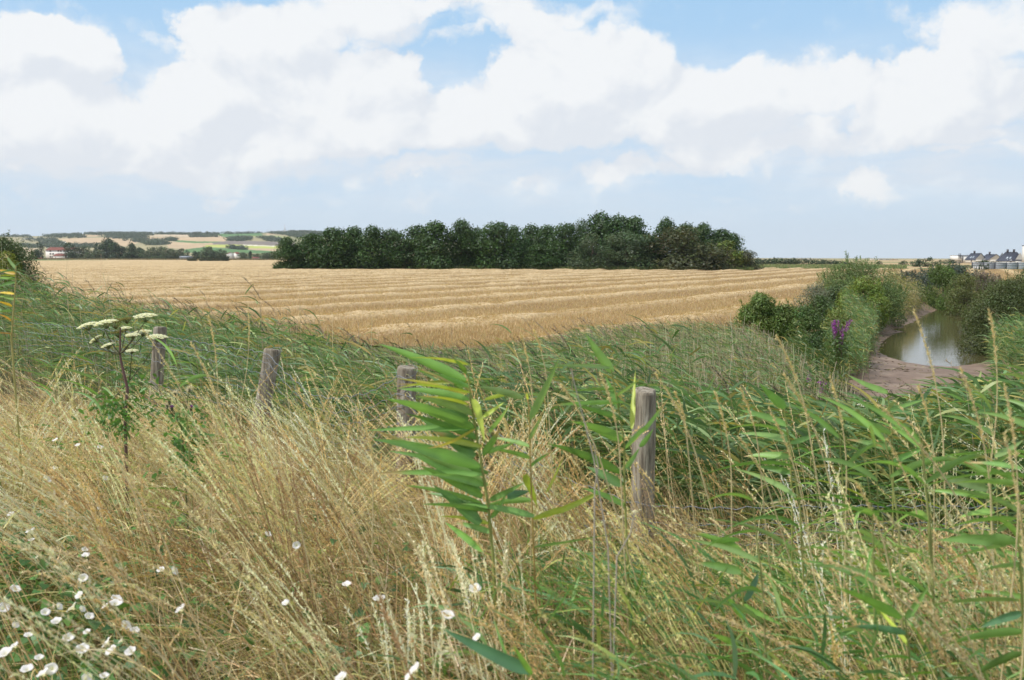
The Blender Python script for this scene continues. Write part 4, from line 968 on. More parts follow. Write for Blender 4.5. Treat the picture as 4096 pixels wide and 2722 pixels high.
# fuzzy bent grass
px, x, y = wedge(5200, 1.8, 8.0); m = (Scoord(x, y) < 4.7) & (px > 180) & (px < 760); x, y, px = x[m], y[m], px[m]; n = len(x)
z0 = H(x, y); h = rng.uniform(.4, .75, n); b = np.stack([x, y, z0], -1); dd = lean(n, px, .2, .2); bd = np.stack([rng.normal(-.12, .1, n), rng.normal(0, .1, n), np.zeros(n)], -1)
cl = pal(n, [(.46, .31, .17), (.52, .40, .22), (.36, .22, .12)], [2, 2, 1])
tubes(mb, b, dd, h, np.full(n, .0009), np.full(n, .0005), bd, 3, cl)
spikes(mb, b, dd, h, bd, .62, 34, .009, .0026, cl * 1.1, 1.0, 0, .016)
tag(mb.build('dry_thatch', M_GRASS), 'matted dry brown grass covering the bank', 'grass', kind='stuff')
# --- tall dry oat grass, growing in tufts
LIM_N = ([-200, 0, 60, 100, 118, 140, 200, 238, 250, 292, 300, 380, 392, 424, 434, 520, 600, 622, 668, 690, 760, 880, 1000, 1200], [350, 352, 356, 362, 400, 400, 340, 335, 392, 392, 322, 322, 405, 405, 330, 345, 330, 455, 455, 318, 318, 330, 322, 320])
mb = MB()
pxc, xc, yc = wedge(1150, 1.9, 10.5); s_ = Scoord(xc, yc)
ll = (xc < -.50 - .14 * yc) & (yc < 3.3)
keep = (s_ < 4.9) & ~(ll & (rng.random(len(xc)) < .9)) & (rng.random(len(xc)) < np.interp(pxc, [-200, 470, 600, 1100], [1, .9, .58, .52]))
xc, yc, pxc = xc[keep], yc[keep], pxc[keep]; nc = len(xc)
cnt = rng.integers(3, 22, nc); ci = np.repeat(np.arange(nc), cnt); n = len(ci)
ccol_ = pal(nc, STRAW, [4, 3, 3, .8, 1.3], .10)
x = xc[ci] + rng.normal(0, .045, n); y = np.maximum(1.7, yc[ci] + rng.normal(0, .045, n)); px = 512 + F * x / y
z0 = H(x, y)
h = np.clip(rng.normal(1.0, .17, n) * rng.uniform(.75, 1.15, nc)[ci], .4, 1.5)
sparse = rng.random(n) < np.interp(px, [0, 300, 500, 620], [.24, .2, .15, .26])
sl_ = np.where(sparse, rng.exponential(30, n), 48 + np.interp(px, [560, 660, 1100], [0, 165, 175]) + rng.exponential(50, n))
fr_ = (y < 3.0) & (px > 360) & (px < 600)
sl_ = np.where(fr_, np.maximum(sl_, 250), sl_)
hc = skyclamp(x, y, z0, h * .9, LIM_N, sl_) / .9
m = hc > .30; x, y, px, z0, h, ci = x[m], y[m], px[m], z0[m], hc[m], ci[m]; n = len(x)
b = np.stack([x, y, z0], -1)
la = np.interp(px, [0, 250, 500, 800, 1100], [.60, .44, .30, .26, .24]) + (rng.normal(0, .16, nc) - .7 * ((rng.random(nc) < .14) & (yc > 2.6)))[ci]
cy_ = rng.normal(0, .28, nc)[ci]
dd = nrm(np.stack([-la * .5 + rng.normal(0, .07, n), cy_ + rng.normal(.0, .07, n), np.ones(n)], -1))
bd = np.stack([-la * .8 + rng.normal(0, .10, n), cy_ * .6 + rng.normal(0, .07, n), -.07 * np.ones(n)], -1)
cl = np.clip(ccol_[ci] * rng.uniform(.85, 1.15, (n, 1)), 0, .85)
near = y < 4.0
tubes(mb, b, dd, h, np.full(n, .0021), np.full(n, .0010), bd, 6, cl)
spikes(mb, b, dd, h, bd, .74, 54, .0145, .0042, np.clip(cl * 1.1, 0, .85), .42)
# a leaf or two on each stem
for k in range(2):
    t0 = rng.uniform(.15, .6, n); p = curve(b, dd, h, bd, t0[:, None])[:, 0]
    d2 = nrm(np.stack([rng.normal(-.5, .6, n), rng.normal(0, .6, n), rng.uniform(.2, 1, n)], -1))
    ribbons(mb, p, d2, rng.uniform(.12, .32, n), rng.uniform(.003, .006, n), np.stack([rng.normal(-.2, .2, n), rng.normal(0, .2, n), -rng.uniform(.3, .9, n)], -1), 4, pal(n, STRAW + [(.2, .24, .07)], [3, 3, 2, 2, 2, 1.5]), P_grass)
tag(mb.build('oat_grass', M_GRASS), 'tall dry straw coloured grass with feathery heads leaning left', 'grass', kind='stuff')

# --- tan grass beyond the middle of the fence
mb = MB()
px, x, y = wedge(2600, 6.6, 22, 415, 660, .8); z0 = H(x, y); n = len(x)
h = skyclamp(x, y, z0, rng.uniform(.8, 1.7, n), ([400, 440, 520, 600, 700], [352, 352, 346, 338, 336]), rng.exponential(22, n)); m = h > .3; x, y, z0, h = x[m], y[m], z0[m], h[m]; n = len(x)
b = np.stack([x, y, z0], -1); dd = lean(n, 0, .18, .12); bd = np.stack([rng.normal(-.14, .08, n), rng.normal(0, .06, n), 0 * x], -1); cl = pal(n, [(.62, .50, .30), (.46, .33, .20), (.34, .24, .15), (.52, .46, .28)], [3, 3, 1.5, 2])
tubes(mb, b, dd, h, np.full(n, .003), np.full(n, .0016), bd, 4, cl); spikes(mb, b, dd, h, bd, .75, 26, .026, .007, cl, .4)
tag(mb.build('tan_grass', M_GRASS), 'tan grass heads beyond the middle of the wire fence', 'grass', kind='stuff')
# --- broad green blades among the straw of the right foreground
mb = MB()
px, x, y = wedge(3800, 1.7, 5.4, 430, 1190); m = (Scoord(x, y) < 5.3) & (rng.random(len(px)) < np.interp(px, [430, 620], [.35, 1])); x, y, px = x[m], y[m], px[m]; n = len(x)
z0 = H(x, y); b = np.stack([x, y, z0 + rng.uniform(.0, .55, n)], -1)
b[:, 2] = np.minimum(b[:, 2], 3.2 - (590 - 257) / F * y + rng.normal(0, .05, n)); b[:, 2] = np.maximum(b[:, 2], z0)
d = nrm(np.stack([rng.normal(-.45, .45, n), rng.normal(0, .4, n), rng.uniform(.3, 1.1, n)], -1))
ribbons(mb, b, d, rng.uniform(.16, .36, n), rng.uniform(.007, .015, n), np.stack([-rng.uniform(0, .4, n), rng.normal(0, .15, n), -rng.uniform(.1, .7, n)], -1), 5, pal(n, [(.13, .27, .09), (.19, .33, .09), (.10, .21, .07), (.33, .40, .10)], [3, 3, 2, 1.2]), P_leaf)
tag(mb.build('green_blades', M_REED), 'broad green blades growing through the straw in the right foreground', 'grass', kind='stuff')
# --- reeds
def reeds(mb, x, y, h, nleaf=11, leafL=(.24, .46), leafW=(.013, .024), heads=.3, col=REEDC, wts=(3, 3, 3, 1), swing=1.0, dry=.15, K=4, low=.25):
    n = len(x); z0 = H(x, y); b = np.stack([x, y, z0], -1)
    dd = nrm(np.stack([-.05 + rng.normal(0, .05, n), rng.normal(0, .05, n), np.ones(n)], -1))
    bd = np.stack([-.10 * swing + rng.normal(0, .06, n), rng.normal(0, .05, n), -.02 * np.ones(n)], -1)
    cs = pal(n, [(.17, .21, .07), (.42, .36, .18), (.50, .45, .33)], [2, 1, 1], .12)
    tubes(mb, b, dd, h, np.full(n, .0038), np.full(n, .0015), bd, 4, cs)
    t = np.tile(np.linspace(low, .97, nleaf), (n, 1)) + rng.normal(0, .02, (n, nleaf)); t = np.clip(t, .1, .99)
    p = curve(b, dd, h, bd, t).reshape(-1, 3); k = n * nleaf; tt = t.ravel()
    # wind from the right: most leaves stream to the left
    right = rng.random(k) < .2
    sx = np.where(right, 1, -1)
    d = nrm(np.stack([sx * rng.uniform(.45, 1.0, k) * swing, rng.normal(0, .5, k), rng.uniform(.0, 1.05, k) + .35 * tt], -1))
    L = rng.uniform(*leafL, k) * (1.15 - .45 * np.abs(tt - .6) / .4 * .8)
    Wd = rng.uniform(*leafW, k)
    bd2 = np.stack([-rng.uniform(.1, .45, k) * swing, rng.normal(0, .12, k), -rng.uniform(.25, .75, k)], -1)
    side = nrm(np.cross(d, rng.normal(0, 1, (k, 3)) * [.5, 1, .4] + [0, .6, .5]))
    lc = pal(k, list(col) + [(.42, .36, .12)], list(wts) + [dry * sum(wts)], .14)
    ribbons(mb, p, d, L, Wd, bd2, K, lc, P_leaf, side)
    hsel = rng.random(n) < heads
    if hsel.any():
        i = np.nonzero(hsel)[0]; m = len(i)
        top = curve(b[i], dd[i], h[i], bd[i], np.array([1.0]))[:, 0]
        d = nrm(np.stack([-.35 + rng.normal(0, .1, m), rng.normal(0, .1, m), np.ones(m)], -1)); L = rng.uniform(.14, .26, m)
        bb = np.stack([-rng.uniform(.15, .5, m), rng.normal(0, .1, m), -.1 * np.ones(m)], -1)
        hc_ = pal(m, [(.16, .12, .09), (.46, .36, .27), (.09, .09, .07)], [2, 4, 1])
        tubes(mb, top, d, L, np.full(m, .0018), np.full(m, .0008), bb, 2, hc_)
        spikes(mb, top, d, L, bb, .05, 44, .030, .004, hc_, .35)
mb = MB()
# main bed in the ditch beyond the fence
px, x, y = wedge(7600, 5.2, 30, -190, 700, .6); s_ = Scoord(x, y)
lim_hi = np.interp(px, [-200, 300, 420, 470, 700], [15.5, 14.5, 13, 9.5, 8.5])
m = (s_ > 5.0) & (s_ < lim_hi) & (rng.random(len(x)) < .72 + 1.2 * fbm(x * .5, y * .5, 2)); x, y = x[m], y[m]
z0 = H(x, y); h = rng.normal(2.55, .25, len(x)); h = skyclamp(x, y, z0, h, LIM_R, np.where(rng.random(len(x)) < .06, -rng.uniform(-4, 26, len(x)), rng.exponential(13, len(x)))); m = h > .5
reeds(mb, x[m], y[m], h[m], 11, heads=.34, K=4)
sel = rng.random(m.sum()) < .30; q = sel.sum(); xx_, yy_ = x[m][sel] + .1, y[m][sel] - .1
tubes(mb, np.stack([xx_, yy_, H(xx_, yy_)], -1), lean(q, 0, .03, .07), h[m][sel] * rng.uniform(.75, 1.12, q), np.full(q, .0042), np.full(q, .0022), rng.normal(0, .05, (q, 3)), 3, pal(q, [(.60, .54, .40), (.48, .42, .27), (.70, .64, .50)], [2, 2, 1]))
tag(mb.build('reed_bed', M_REED), 'dense green reeds blown left in the ditch behind the fence', 'reeds', kind='stuff')
mb = MB()
# right hand stand behind the fence, lower
px, x, y = wedge(3400, 5.3, 13.5, 430, 1190, .8); s_ = Scoord(x, y)
m = (s_ > 4.9); x, y, px = x[m], y[m], px[m]
z0 = H(x, y); h = rng.normal(2.1, .25, len(x)); h = skyclamp(x, y, z0, h, ([0, 430, 520, 600, 700, 760, 840, 960, 1000, 1200], [380, 380, 372, 380, 384, 388, 400, 398, 380, 350]), rng.exponential(15, len(x))); m = h > .4
reeds(mb, x[m], y[m], h[m], 10, heads=.12, leafL=(.3, .5), leafW=(.018, .03), K=5)
tag(mb.build('reed_stand', M_REED), 'green reeds blown left behind the right part of the wire fence', 'reeds', kind='stuff')
mb = MB()
# pale reeds farther along the ditch
px, x, y = wedge(7200, 12.5, 27, 380, 850, .8); s_ = Scoord(x, y)
m = (s_ < 20) & (sdist(x, y, MPOLY) > .6); x, y, px = x[m], y[m], px[m]
z0 = H(x, y); h = rng.normal(2.0, .25, len(x)) * np.interp(px, [380, 560, 600, 850], [.55, .7, 1, 1]); h = skyclamp(x, y, z0, h, LIM_D, rng.exponential(16, len(x))); m = h > .35
PALEG = [(.18, .30, .12), (.25, .34, .15), (.13, .24, .08), (.40, .42, .22)]
reeds(mb, x[m], y[m], h[m], 8, heads=.3, col=PALEG, wts=(3, 3, 3, 2), leafL=(.2, .36), leafW=(.014, .022), K=3, low=.45)
k = m.sum(); sel = rng.random(k) < .9
bx = np.stack([x[m][sel] + .1, y[m][sel] - .15, z0[m][sel]], -1); q = sel.sum()
tubes(mb, bx, lean(q, 0, .04, .08), h[m][sel] * rng.uniform(.7, 1.05, q), np.full(q, .006), np.full(q, .004), rng.normal(0, .06, (q, 3)), 3, pal(q, [(.60, .55, .42), (.48, .42, .28), (.68, .62, .50)], [2, 2, 1]))
tag(mb.build('pale_reeds', M_REED), 'pale stemmed reeds between the stubble field and the brambles', 'reeds', kind='stuff')
mb = MB()
# reeds on the banks of the pool
def bank_reeds(px0, px1, y0, y1, n, hh, col, wts, heads, dry, lw=.03):
    px = rng.uniform(px0, px1, n); y = rng.uniform(y0, y1, n); x = (px - 512) / F * y
    m = (sdist(x, y, WPOLY) > .3); x, y = x[m], y[m]
    reeds(mb, x, y, rng.normal(hh, .2, len(x)), 9, leafL=(.3, .5), leafW=(lw, lw * 1.5), heads=heads, col=col, wts=wts, dry=dry, K=2, swing=.8, low=.15)
bank_reeds(850, 893, 40, 52, 900, 1.75, REEDC, (3, 3, 3, 1), .1, .1)
bank_reeds(838, 872, 31, 42, 420, 1.5, REEDC, (3, 3, 3, 1), .1, .1)
bank_reeds(890, 928, 60, 74, 650, 2.3, [(.38, .33, .17), (.2, .23, .09), (.48, .42, .24), (.12, .17, .06)], (3, 2, 2, 2), .3, .3, .04)
bank_reeds(1006, 1075, 23, 33, 900, 2.1, REEDC, (3, 3, 3, 1), .1, .1)
bank_reeds(800, 852, 17, 29, 900, 1.15, [(.08, .15, .04), (.12, .19, .05), (.2, .22, .07), (.07, .12, .04)], (3, 3, 2, 3), .0, .1)
tag(mb.build('pool_reeds', M_REED), 'reeds and rank grass on the banks of the pool', 'reeds', kind='stuff')
mb = MB()
# weeds and long grass along the field margin and on the banks
xs = rng.uniform(-30, 60, 60000); ys = rng.uniform(14, 95, 60000); s_ = Scoord(xs, ys)
fd = sdist(xs, ys, FIELD); dm = sdist(xs, ys, MPOLY)
m = (s_ > 9) & (fd > -.9) & (dm > .2) & (dm < 26) & ~((xs > 55)) | ((s_ > 9) & (fd > -1.0) & (fd < 2.5) & (ys < 70)); xs, ys = xs[m], ys[m]; n = len(xs)
b = np.stack([xs, ys, H(xs, ys)], -1); dist = np.clip(ys / 25, .7, 2.4)
ribbons(mb, b, lean(n, 0, .15, .3), rng.uniform(.25, .75, n), .011 * dist, rng.normal(0, .15, (n, 3)) - [.2, 0, .1], 2, pal(n, GREENS + [(.46, .36, .19), (.34, .25, .12)], [3, 3, 3, 1, 3, 2]), P_grass)
tag(mb.build('margin_grass', M_GRASS), 'long rough grass along the margin of the stubble field', 'grass', kind='stuff')

# ------------------------------------------------------------ fence
FP = [(-90, 310, 10, 12.4, 0), (160, 327, 13.5, 9.0, .10), (273, 349, 16.5, 7.6, .19), (407, 367, 20, 6.4, .02), (645, 389.5, 24, 5.2, .0), (1120, 395, 26, 4.75, .02)]
FL_ = ['mossy grey post hidden in the reeds at the left end', 'weathered post with a loose frayed top, behind the white umbels', 'slim leaning post with wire wrapped over its top', 'flaking grey post just left of the big green reed', 'thick grooved post with flat top, nearest the camera', 'post outside the picture at the right end']
fence = tag(empty('wire_fence', (P(407, 367, 6.4)[0], 6.4, H1(P(407, 367, 6.4)[0], 6.4))), 'old fence of weathered wooden posts with sagging wire netting through the grass', 'fence')
forg = np.array(fence.location)
def make_post(w, h, lean_, seed):
    mb = MB(); S = 16; K = 16; r0 = w / 2
    ang = np.arange(S) * 2 * math.pi / S
    rad_n = 1 + .05 * np.sin(ang * 3 + seed) + .04 * np.sin(ang * 5 + 2 * seed)
    rad_n[(seed * 3) % S] *= .84; rad_n[(seed * 7 + 5) % S] *= .88
    zz = list(np.linspace(-.3, h - .02, K)) + [h - .004, h]
    V = []
    for i, z in enumerate(zz):
        r = r0 * (1.05 - .08 * z / h) * (1 + .02 * math.sin(z * 9 + seed)) * (1 if i < K else (.95 if i == K else .83))
        V.append(np.stack([np.cos(ang) * r * rad_n + lean_ * z, np.sin(ang) * r * rad_n, np.full(S, z) + (0.010 * np.sin(ang + seed) if i >= K - 1 else 0)], -1))
    V = np.concatenate(V); n = len(zz)
    i = (np.arange(n - 1) * S)[:, None]; j = np.arange(S)[None]; j2 = (j + 1) % S
    Q = np.stack([i + j, i + j2, i + S + j2, i + S + j], -1).reshape(-1, 4)
    mb.add(V, Q); mb.add(V[-S:] + [0, 0, 0], [list(range(S))])
    return mb
ptops = []
for k, (px, py, wpx, Y, ln) in enumerate(FP):
    top = P(px, py, Y); z0 = H1(top[0], Y); h = top[2] - z0
    w = wpx / F * Y
    o = make_post(w, h, ln, k + 2).build('post', M_POST, fence)
    base = np.array([top[0] - ln * h, Y, z0]); o.location = tuple(base - forg)
    o['label'] = FL_[k]; ptops.append((top, base, w))
# wire strands: sagging netting fixed to the posts
strand0 = [(20, 322, 11.2), (150, 334, 8.92), (267, 353, 7.48), (284, 371, 7.3), (310, 394, 7.0), (334, 399, 6.8), (369, 393, 6.5), (400, 376, 6.28), (414, 382, 6.2), (450, 404, 6.0), (498, 433, 5.7), (557, 476, 5.4), (632, 503, 5.08), (660, 507, 5.07), (720, 508.5, 5.0), (850, 506, 4.9), (1030, 507, 4.8), (1120, 506, 4.66)]
def resample(pts, step):
    pts = np.array(pts); d = np.concatenate([[0], np.cumsum(np.linalg.norm(np.diff(pts, axis=0), axis=1))])
    s = np.arange(0, d[-1], step); return np.stack([np.interp(s, d, pts[:, i]) for i in range(3)], -1)
w0 = resample([P(*p) for p in strand0], .03)
strands = []
for k, dz in enumerate((0, .10, .17, .29, .44)):
    a = w0.copy(); s = np.arange(len(a)) * .03
    a[:, 2] -= dz * (1 + .25 * np.sin(s * .8 + k)); a[:, 1] += .05 * np.sin(s * 1.3 + k * 2) * (k > 0); a[:, 2] += .010 * np.sin(s * 2 * math.pi / .16 + k) * np.where(np.sin(s * 40) > -.3, 1, .3)
    a[:, 2] = np.maximum(a[:, 2], H(a[:, 0], a[:, 1]) + .08)
    strands.append(a); mb = MB(); path_tube(mb, a - forg, .0026 if k == 0 else .0020, 5)
    mb.build('wire', M_WIRE, fence)
mb = MB()
for k in range(len(strands) - 1):
    A, B = strands[k], strands[k + 1]
    for i in range(3 + k * 2, len(A) - 8, 7):
        j = i + (4 if k % 2 == 0 else -2); j = min(max(j, 0), len(B) - 1)
        path_tube(mb, np.array([A[i], (A[i] + B[j]) / 2 + [0, .004, 0], B[j]]) - forg, .0013, 4, cap=False)
mb.build('netting', M_WIRE, fence)
# wire wrapped round two post tops
mb = MB()
for (top, base, w) in (ptops[2], ptops[3]):
    ax = (top - base) / (top[2] - base[2])
    for dz in (.035, .16, .30):
        c = top - ax * dz; a = np.linspace(0, 2 * math.pi, 20)
        path_tube(mb, np.stack([c[0] + np.cos(a) * w * .54, c[1] + np.sin(a) * w * .54, c[2] + .04 * np.sin(a + dz * 9)], -1) - forg, .0018, 4, cap=False)
mb.build('wire_wrap', M_WIRE, fence)
# post standing alone at the field edge
q = P(440, 351, 23.5); z0 = H1(q[0], 23.5)
o = make_post(.10, q[2] - z0, .01, 5).build('fence_post', M_POST); o.location = (q[0], 23.5, z0)
tag(o, 'small far wooden post at the near edge of the stubble field', 'post')

# ------------------------------------------------------------ plants one can tell apart
def Z5(X, Y): return ((1400 + X / 1.6857) / 4, (1300 + Y / 1.6857) / 4)
def Z7(X, Y): return ((2700 + X / 1.2829) / 4, (1500 + Y / 1.2829) / 4)
def Z8(X, Y): return ((1300 + X / 1.5733) / 4, (1900 + Y / 1.5733) / 4)
def Z4(X, Y): return (X / 3.1357 / 4, (1000 + Y / 3.1357) / 4)
def Z6(X, Y): return ((250 + X / 2.614) / 4, (1200 + Y / 2.614) / 4)
def stroke(mb, rz, tz, Y, wz, col, sag=.10, dy=None, Zf=Z5, k=1.6857 * 4, org=None):
    """one strap leaf between two seen points, at true size"""
    a = P(*Zf(*rz), Y); dy = rng.normal(-.02, .10) if dy is None else dy
    b = P(*Zf(*tz), Y + dy); w = wz / k / F * Y
    v = b - a; L = np.linalg.norm(v); B = np.array([-.15 * v[0] / L, 0, -sag * 1.6])
    d = v / L - B
    side = nrm(np.cross(nrm(d), [rng.normal(0, .25), 1, rng.normal(0, .25)]))
    fold = nrm(side + np.array([0, 1.0, 0]) * rng.normal(0, .35))
    c = jit(1, col, .10)
    o_ = np.zeros(3) if org is None else org
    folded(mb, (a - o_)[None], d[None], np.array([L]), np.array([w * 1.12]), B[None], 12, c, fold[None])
def plant(name, label, cat, stem, leaves, Y, Zf, k, stemr=.0045, group=None, stemcol=(.30, .33, .10), head=None):
    pts = [P(*Zf(*p), Y) for p in stem]
    g = pts[-1].copy(); g[2] = H1(g[0], g[1]) - .02; g[0] += .03; pts.append(g)
    root = tag(empty(name, tuple(g)), label, cat, group)
    mb = MB(); path_tube(mb, np.array(pts[::-1]) - g, np.linspace(stemr, stemr * .5, len(pts)), 8, stemcol); mb.build('stem', M_STEM, root, True)
    mb = MB()
    for L_ in leaves:
        stroke(mb, L_[0], L_[1], Y, L_[2], L_[3], L_[4] if len(L_) > 4 else .08, Zf=Zf, k=k, org=g)
    mb.build('leaves', M_REED, root)
    return root
GN = (.21, .38, .09); DG = (.13, .26, .06); LM = (.44, .52, .08); YL = (.58, .52, .10); PG = (.26, .40, .14); DD = (.62, .52, .30); BLG = (.13, .27, .14)
K5 = 1.6857 * 4
plant('reed_plant', 'large reed in the centre with a fan of broad green leaves streaming left', 'reed', [(795, 330), (830, 600), (880, 900), (930, 1200), (965, 1560)],
      [((795, 268), (390, 222), 28, LM), ((780, 375), (190, 128), 66, GN), ((700, 400), (430, 285), 18, DD), ((820, 385), (300, 432), 26, LM), ((790, 465), (310, 360), 26, YL), ((800, 505), (330, 430), 56, GN), ((800, 545), (470, 482), 50, LM),
       ((835, 600), (430, 478), 62, PG), ((840, 700), (240, 498), 76, GN), ((850, 700), (520, 830), 32, YL, -.14), ((870, 770), (370, 598), 56, DG), ((870, 700), (110, 712), 42, GN, .03), ((840, 890), (470, 630), 84, DG), ((880, 960), (150, 772), 84, GN), ((925, 1085), (180, 712), 72, PG),
       ((930, 1000), (250, 850), 50, DG), ((890, 1160), (470, 950), 62, DG), ((900, 1010), (160, 1002), 44, GN, .04), ((880, 1120), (400, 868), 62, DG), ((880, 1340), (560, 1080), 84, DG), ((1240, 1290), (670, 1208), 52, GN), ((830, 500), (905, 790), 60, LM, 0), ((780, 330), (700, 230), 40, DG),
       ((1165, 495), (860, 415), 50, PG), ((910, 502), (1172, 452), 26, LM), ((940, 725), (1085, 530), 36, PG, 0), ((900, 1517), (640, 1330), 60, GN), ((930, 1240), (500, 1130), 50, DG), ((760, 430), (560, 330), 60, DG), ((800, 640), (500, 560), 58, DG), ((860, 840), (560, 720), 66, DG), ((1060, 1160), (1210, 1120), 60, BLG, 0), ((900, 880), (1010, 700), 50, GN, 0), ((950, 1300), (1060, 1120), 44, GN, 0), ((960, 1400), (700, 1330), 40, GN), ((900, 1080), (520, 1010), 54, GN), ((935, 1260), (480, 1210), 40, GN), ((940, 1340), (600, 1290), 36, LM), ((890, 820), (330, 760), 40, LM), ((880, 1200), (350, 1080), 44, GN), ((900, 620), (1040, 520), 30, LM, 0), ((915, 860), (1120, 790), 36, GN, 0), ((945, 1180), (1180, 1060), 40, DG, 0), ((810, 420), (420, 300), 34, GN), ((820, 460), (300, 400), 30, LM)], 2.7, Z5, K5, .006)
plant('reed_plant', 'thinner reed with one broad upright pale leaf, right of the large centre reed', 'reed', [(1200, 480), (1212, 700), (1215, 900), (1230, 1300), (1240, 1560)],
      [((1212, 640), (1412, 218), 50, PG, 0), ((1208, 780), (1312, 568), 32, PG, 0), ((1205, 500), (1190, 455), 26, LM, 0), ((1215, 960), (1352, 860), 36, DG), ((1180, 1010), (1262, 1230), 52, LM, 0), ((1225, 900), (900, 830), 36, GN), ((1225, 1180), (880, 1230), 40, GN), ((1215, 820), (960, 760), 34, GN), ((1320, 1130), (1440, 880), 26, LM, 0), ((1235, 1310), (1750, 1085), 46, LM, -.05), ((1240, 1500), (1860, 1385), 32, PG, -.03)], 2.8, Z5, K5, .0035, stemcol=(.42, .30, .10))
plant('reed_plant', 'tall reed just left of the thick grooved post, with tapering dark leaf on top', 'reed', [(1760, 300), (1810, 560), (1850, 800), (1850, 1100), (1870, 1517)],
      [((1770, 320), (1588, 58), 62, GN, 0), ((1750, 288), (1380, 270), 26, PG, .03), ((1900, 700), (1925, 300), 36, LM, 0), ((1812, 560), (1722, 340), 46, DG), ((1840, 522), (1320, 546), 30, GN, .03), ((1790, 432), (1480, 450), 26, GN, .03), ((1840, 640), (1495, 540), 40, DG), ((1835, 780), (1480, 650), 72, GN), ((1830, 1000), (1330, 800), 62, DG), ((1850, 840), (2150, 490), 42, GN, 0), ((1950, 820), (2045, 700), 40, DG, 0), ((1850, 960), (1950, 830), 44, GN, 0), ((1840, 1080), (1590, 955), 62, DG), ((1850, 1220), (1560, 1100), 50, GN), ((1800, 480), (1960, 360), 30, PG, 0)], 2.9, Z5, K5, .0045)
plant('reed_plant', 'reed lying low at the bottom edge with one big bluish leaf', 'reed', [(1290, 1240), (1330, 1293)], [((1290, 1240), (740, 968), 82, BLG, .03), ((1200, 1250), (1060, 900), 40, DG, 0), ((1300, 1260), (1180, 1060), 44, GN, 0)], 1.9, Z8, 1.5733 * 4, .004)
K7 = 1.2829 * 4
plant('reed_plant', 'reed in the lower right corner with leaves reaching in from the edge', 'reed', [(1760, 720), (1780, 1100), (1790, 1500)],
      [((1750, 740), (1380, 792), 34, GN), ((1760, 860), (1345, 850), 62, GN), ((1765, 1160), (1265, 1196), 44, PG), ((1791, 1320), (1375, 1392), 52, GN), ((1780, 1220), (1560, 1300), 44, BLG), ((1770, 980), (1560, 1010), 40, PG), ((1785, 1430), (1500, 1568), 50, DG), ((1700, 880), (1380, 960), 30, PG), ((1780, 560), (1400, 560), 34, GN), ((1780, 480), (1500, 450), 30, GN)], 2.2, Z7, K7, .005)
plant('reed_plant', 'short reed low in the right foreground with two broad leaves crossing', 'reed', [(1180, 1240), (1200, 1400), (1210, 1568)],
      [((1160, 1252), (805, 1085), 62, GN), ((1190, 1330), (880, 1290), 44, BLG), ((1205, 1460), (960, 1500), 46, DG), ((1180, 1250), (1300, 1080), 36, GN, 0), ((1200, 1400), (1010, 1170), 30, LM)], 2.1, Z7, K7, .004)
plant('reed_plant', 'bluish reed under the wire right of the thick grooved post', 'reed', [(340, 980), (350, 1200), (360, 1500)],
      [((345, 1010), (100, 962), 46, GN), ((340, 900), (60, 800), 44, GN), ((350, 1150), (430, 1010), 52, BLG, 0), ((355, 1250), (250, 1120), 34, GN), ((350, 1180), (560, 1290), 30, GN, 0), ((330, 850), (130, 880), 40, GN), ((330, 1400), (180, 1330), 38, GN)], 2.5, Z7, K7, .004)
plant('reed_plant', 'slender reed with pale leaves between the wire and the right edge', 'reed', [(1620, 560), (1640, 800), (1650, 1200)],
      [((1605, 585), (1305, 514), 50, PG), ((1640, 632), (1290, 592), 36, GN), ((1620, 520), (1380, 400), 36, GN), ((1640, 700), (1440, 740), 34, GN), ((1640, 420), (1791, 330), 30, PG, 0), ((1650, 800), (1780, 700), 32, GN, 0), ((1630, 470), (1760, 380), 30, PG, 0)], 2.6, Z7, K7, .0035)
plant('reed_plant', 'reed with a single arching leaf against the mud of the pool', 'reed', [(1090, 85), (1110, 260), (1120, 520)],
      [((1092, 90), (880, -5), 34, GN, -.1), ((1100, 180), (1300, 120), 26, GN, 0), ((1112, 300), (800, 210), 36, GN), ((1115, 380), (880, 330), 30, PG), ((1115, 440), (1300, 360), 30, GN, 0)], 3.6, Z7, K7, .004)
plant('reed_plant', 'reed with a broad leaf rising left of the pool mud', 'reed', [(560, 170), (590, 400), (600, 620)],
      [((565, 172), (430, 40), 52, GN, -.05), ((575, 260), (330, 180), 40, GN), ((590, 340), (330, 300), 40, PG), ((590, 420), (350, 420), 36, GN), ((595, 500), (420, 470), 34, DG), ((590, 350), (740, 300), 26, GN, 0)], 3.3, Z7, K7, .004)
K4 = 3.1357 * 4
plant('reed_plant', 'reed at the left edge with yellow and orange dying leaves', 'reed', [(200, 200), (195, 420), (175, 700), (150, 1000), (145, 1120)],
      [((195, 300), (-40, 245), 46, (.55, .40, .05), .05), ((178, 552), (-40, 538), 34, (.72, .52, .05), .05), ((150, 705), (-40, 640), 42, (.70, .45, .04), .02), ((140, 895), (-40, 800), 50, (.62, .34, .04), .02), ((195, 268), (-30, 290), 30, DG), ((190, 372), (-30, 360), 32, GN), ((190, 405), (-30, 470), 44, DG), ((190, 330), (-30, 330), 30, LM), ((180, 620), (-30, 585), 32, GN), ((205, 240), (60, 40), 36, PG, 0), ((150, 760), (-40, 780), 30, GN), ((145, 1060), (-40, 1040), 34, (.60, .30, .05), .02)], 4.2, Z4, K4, .005, stemcol=(.42, .38, .14))

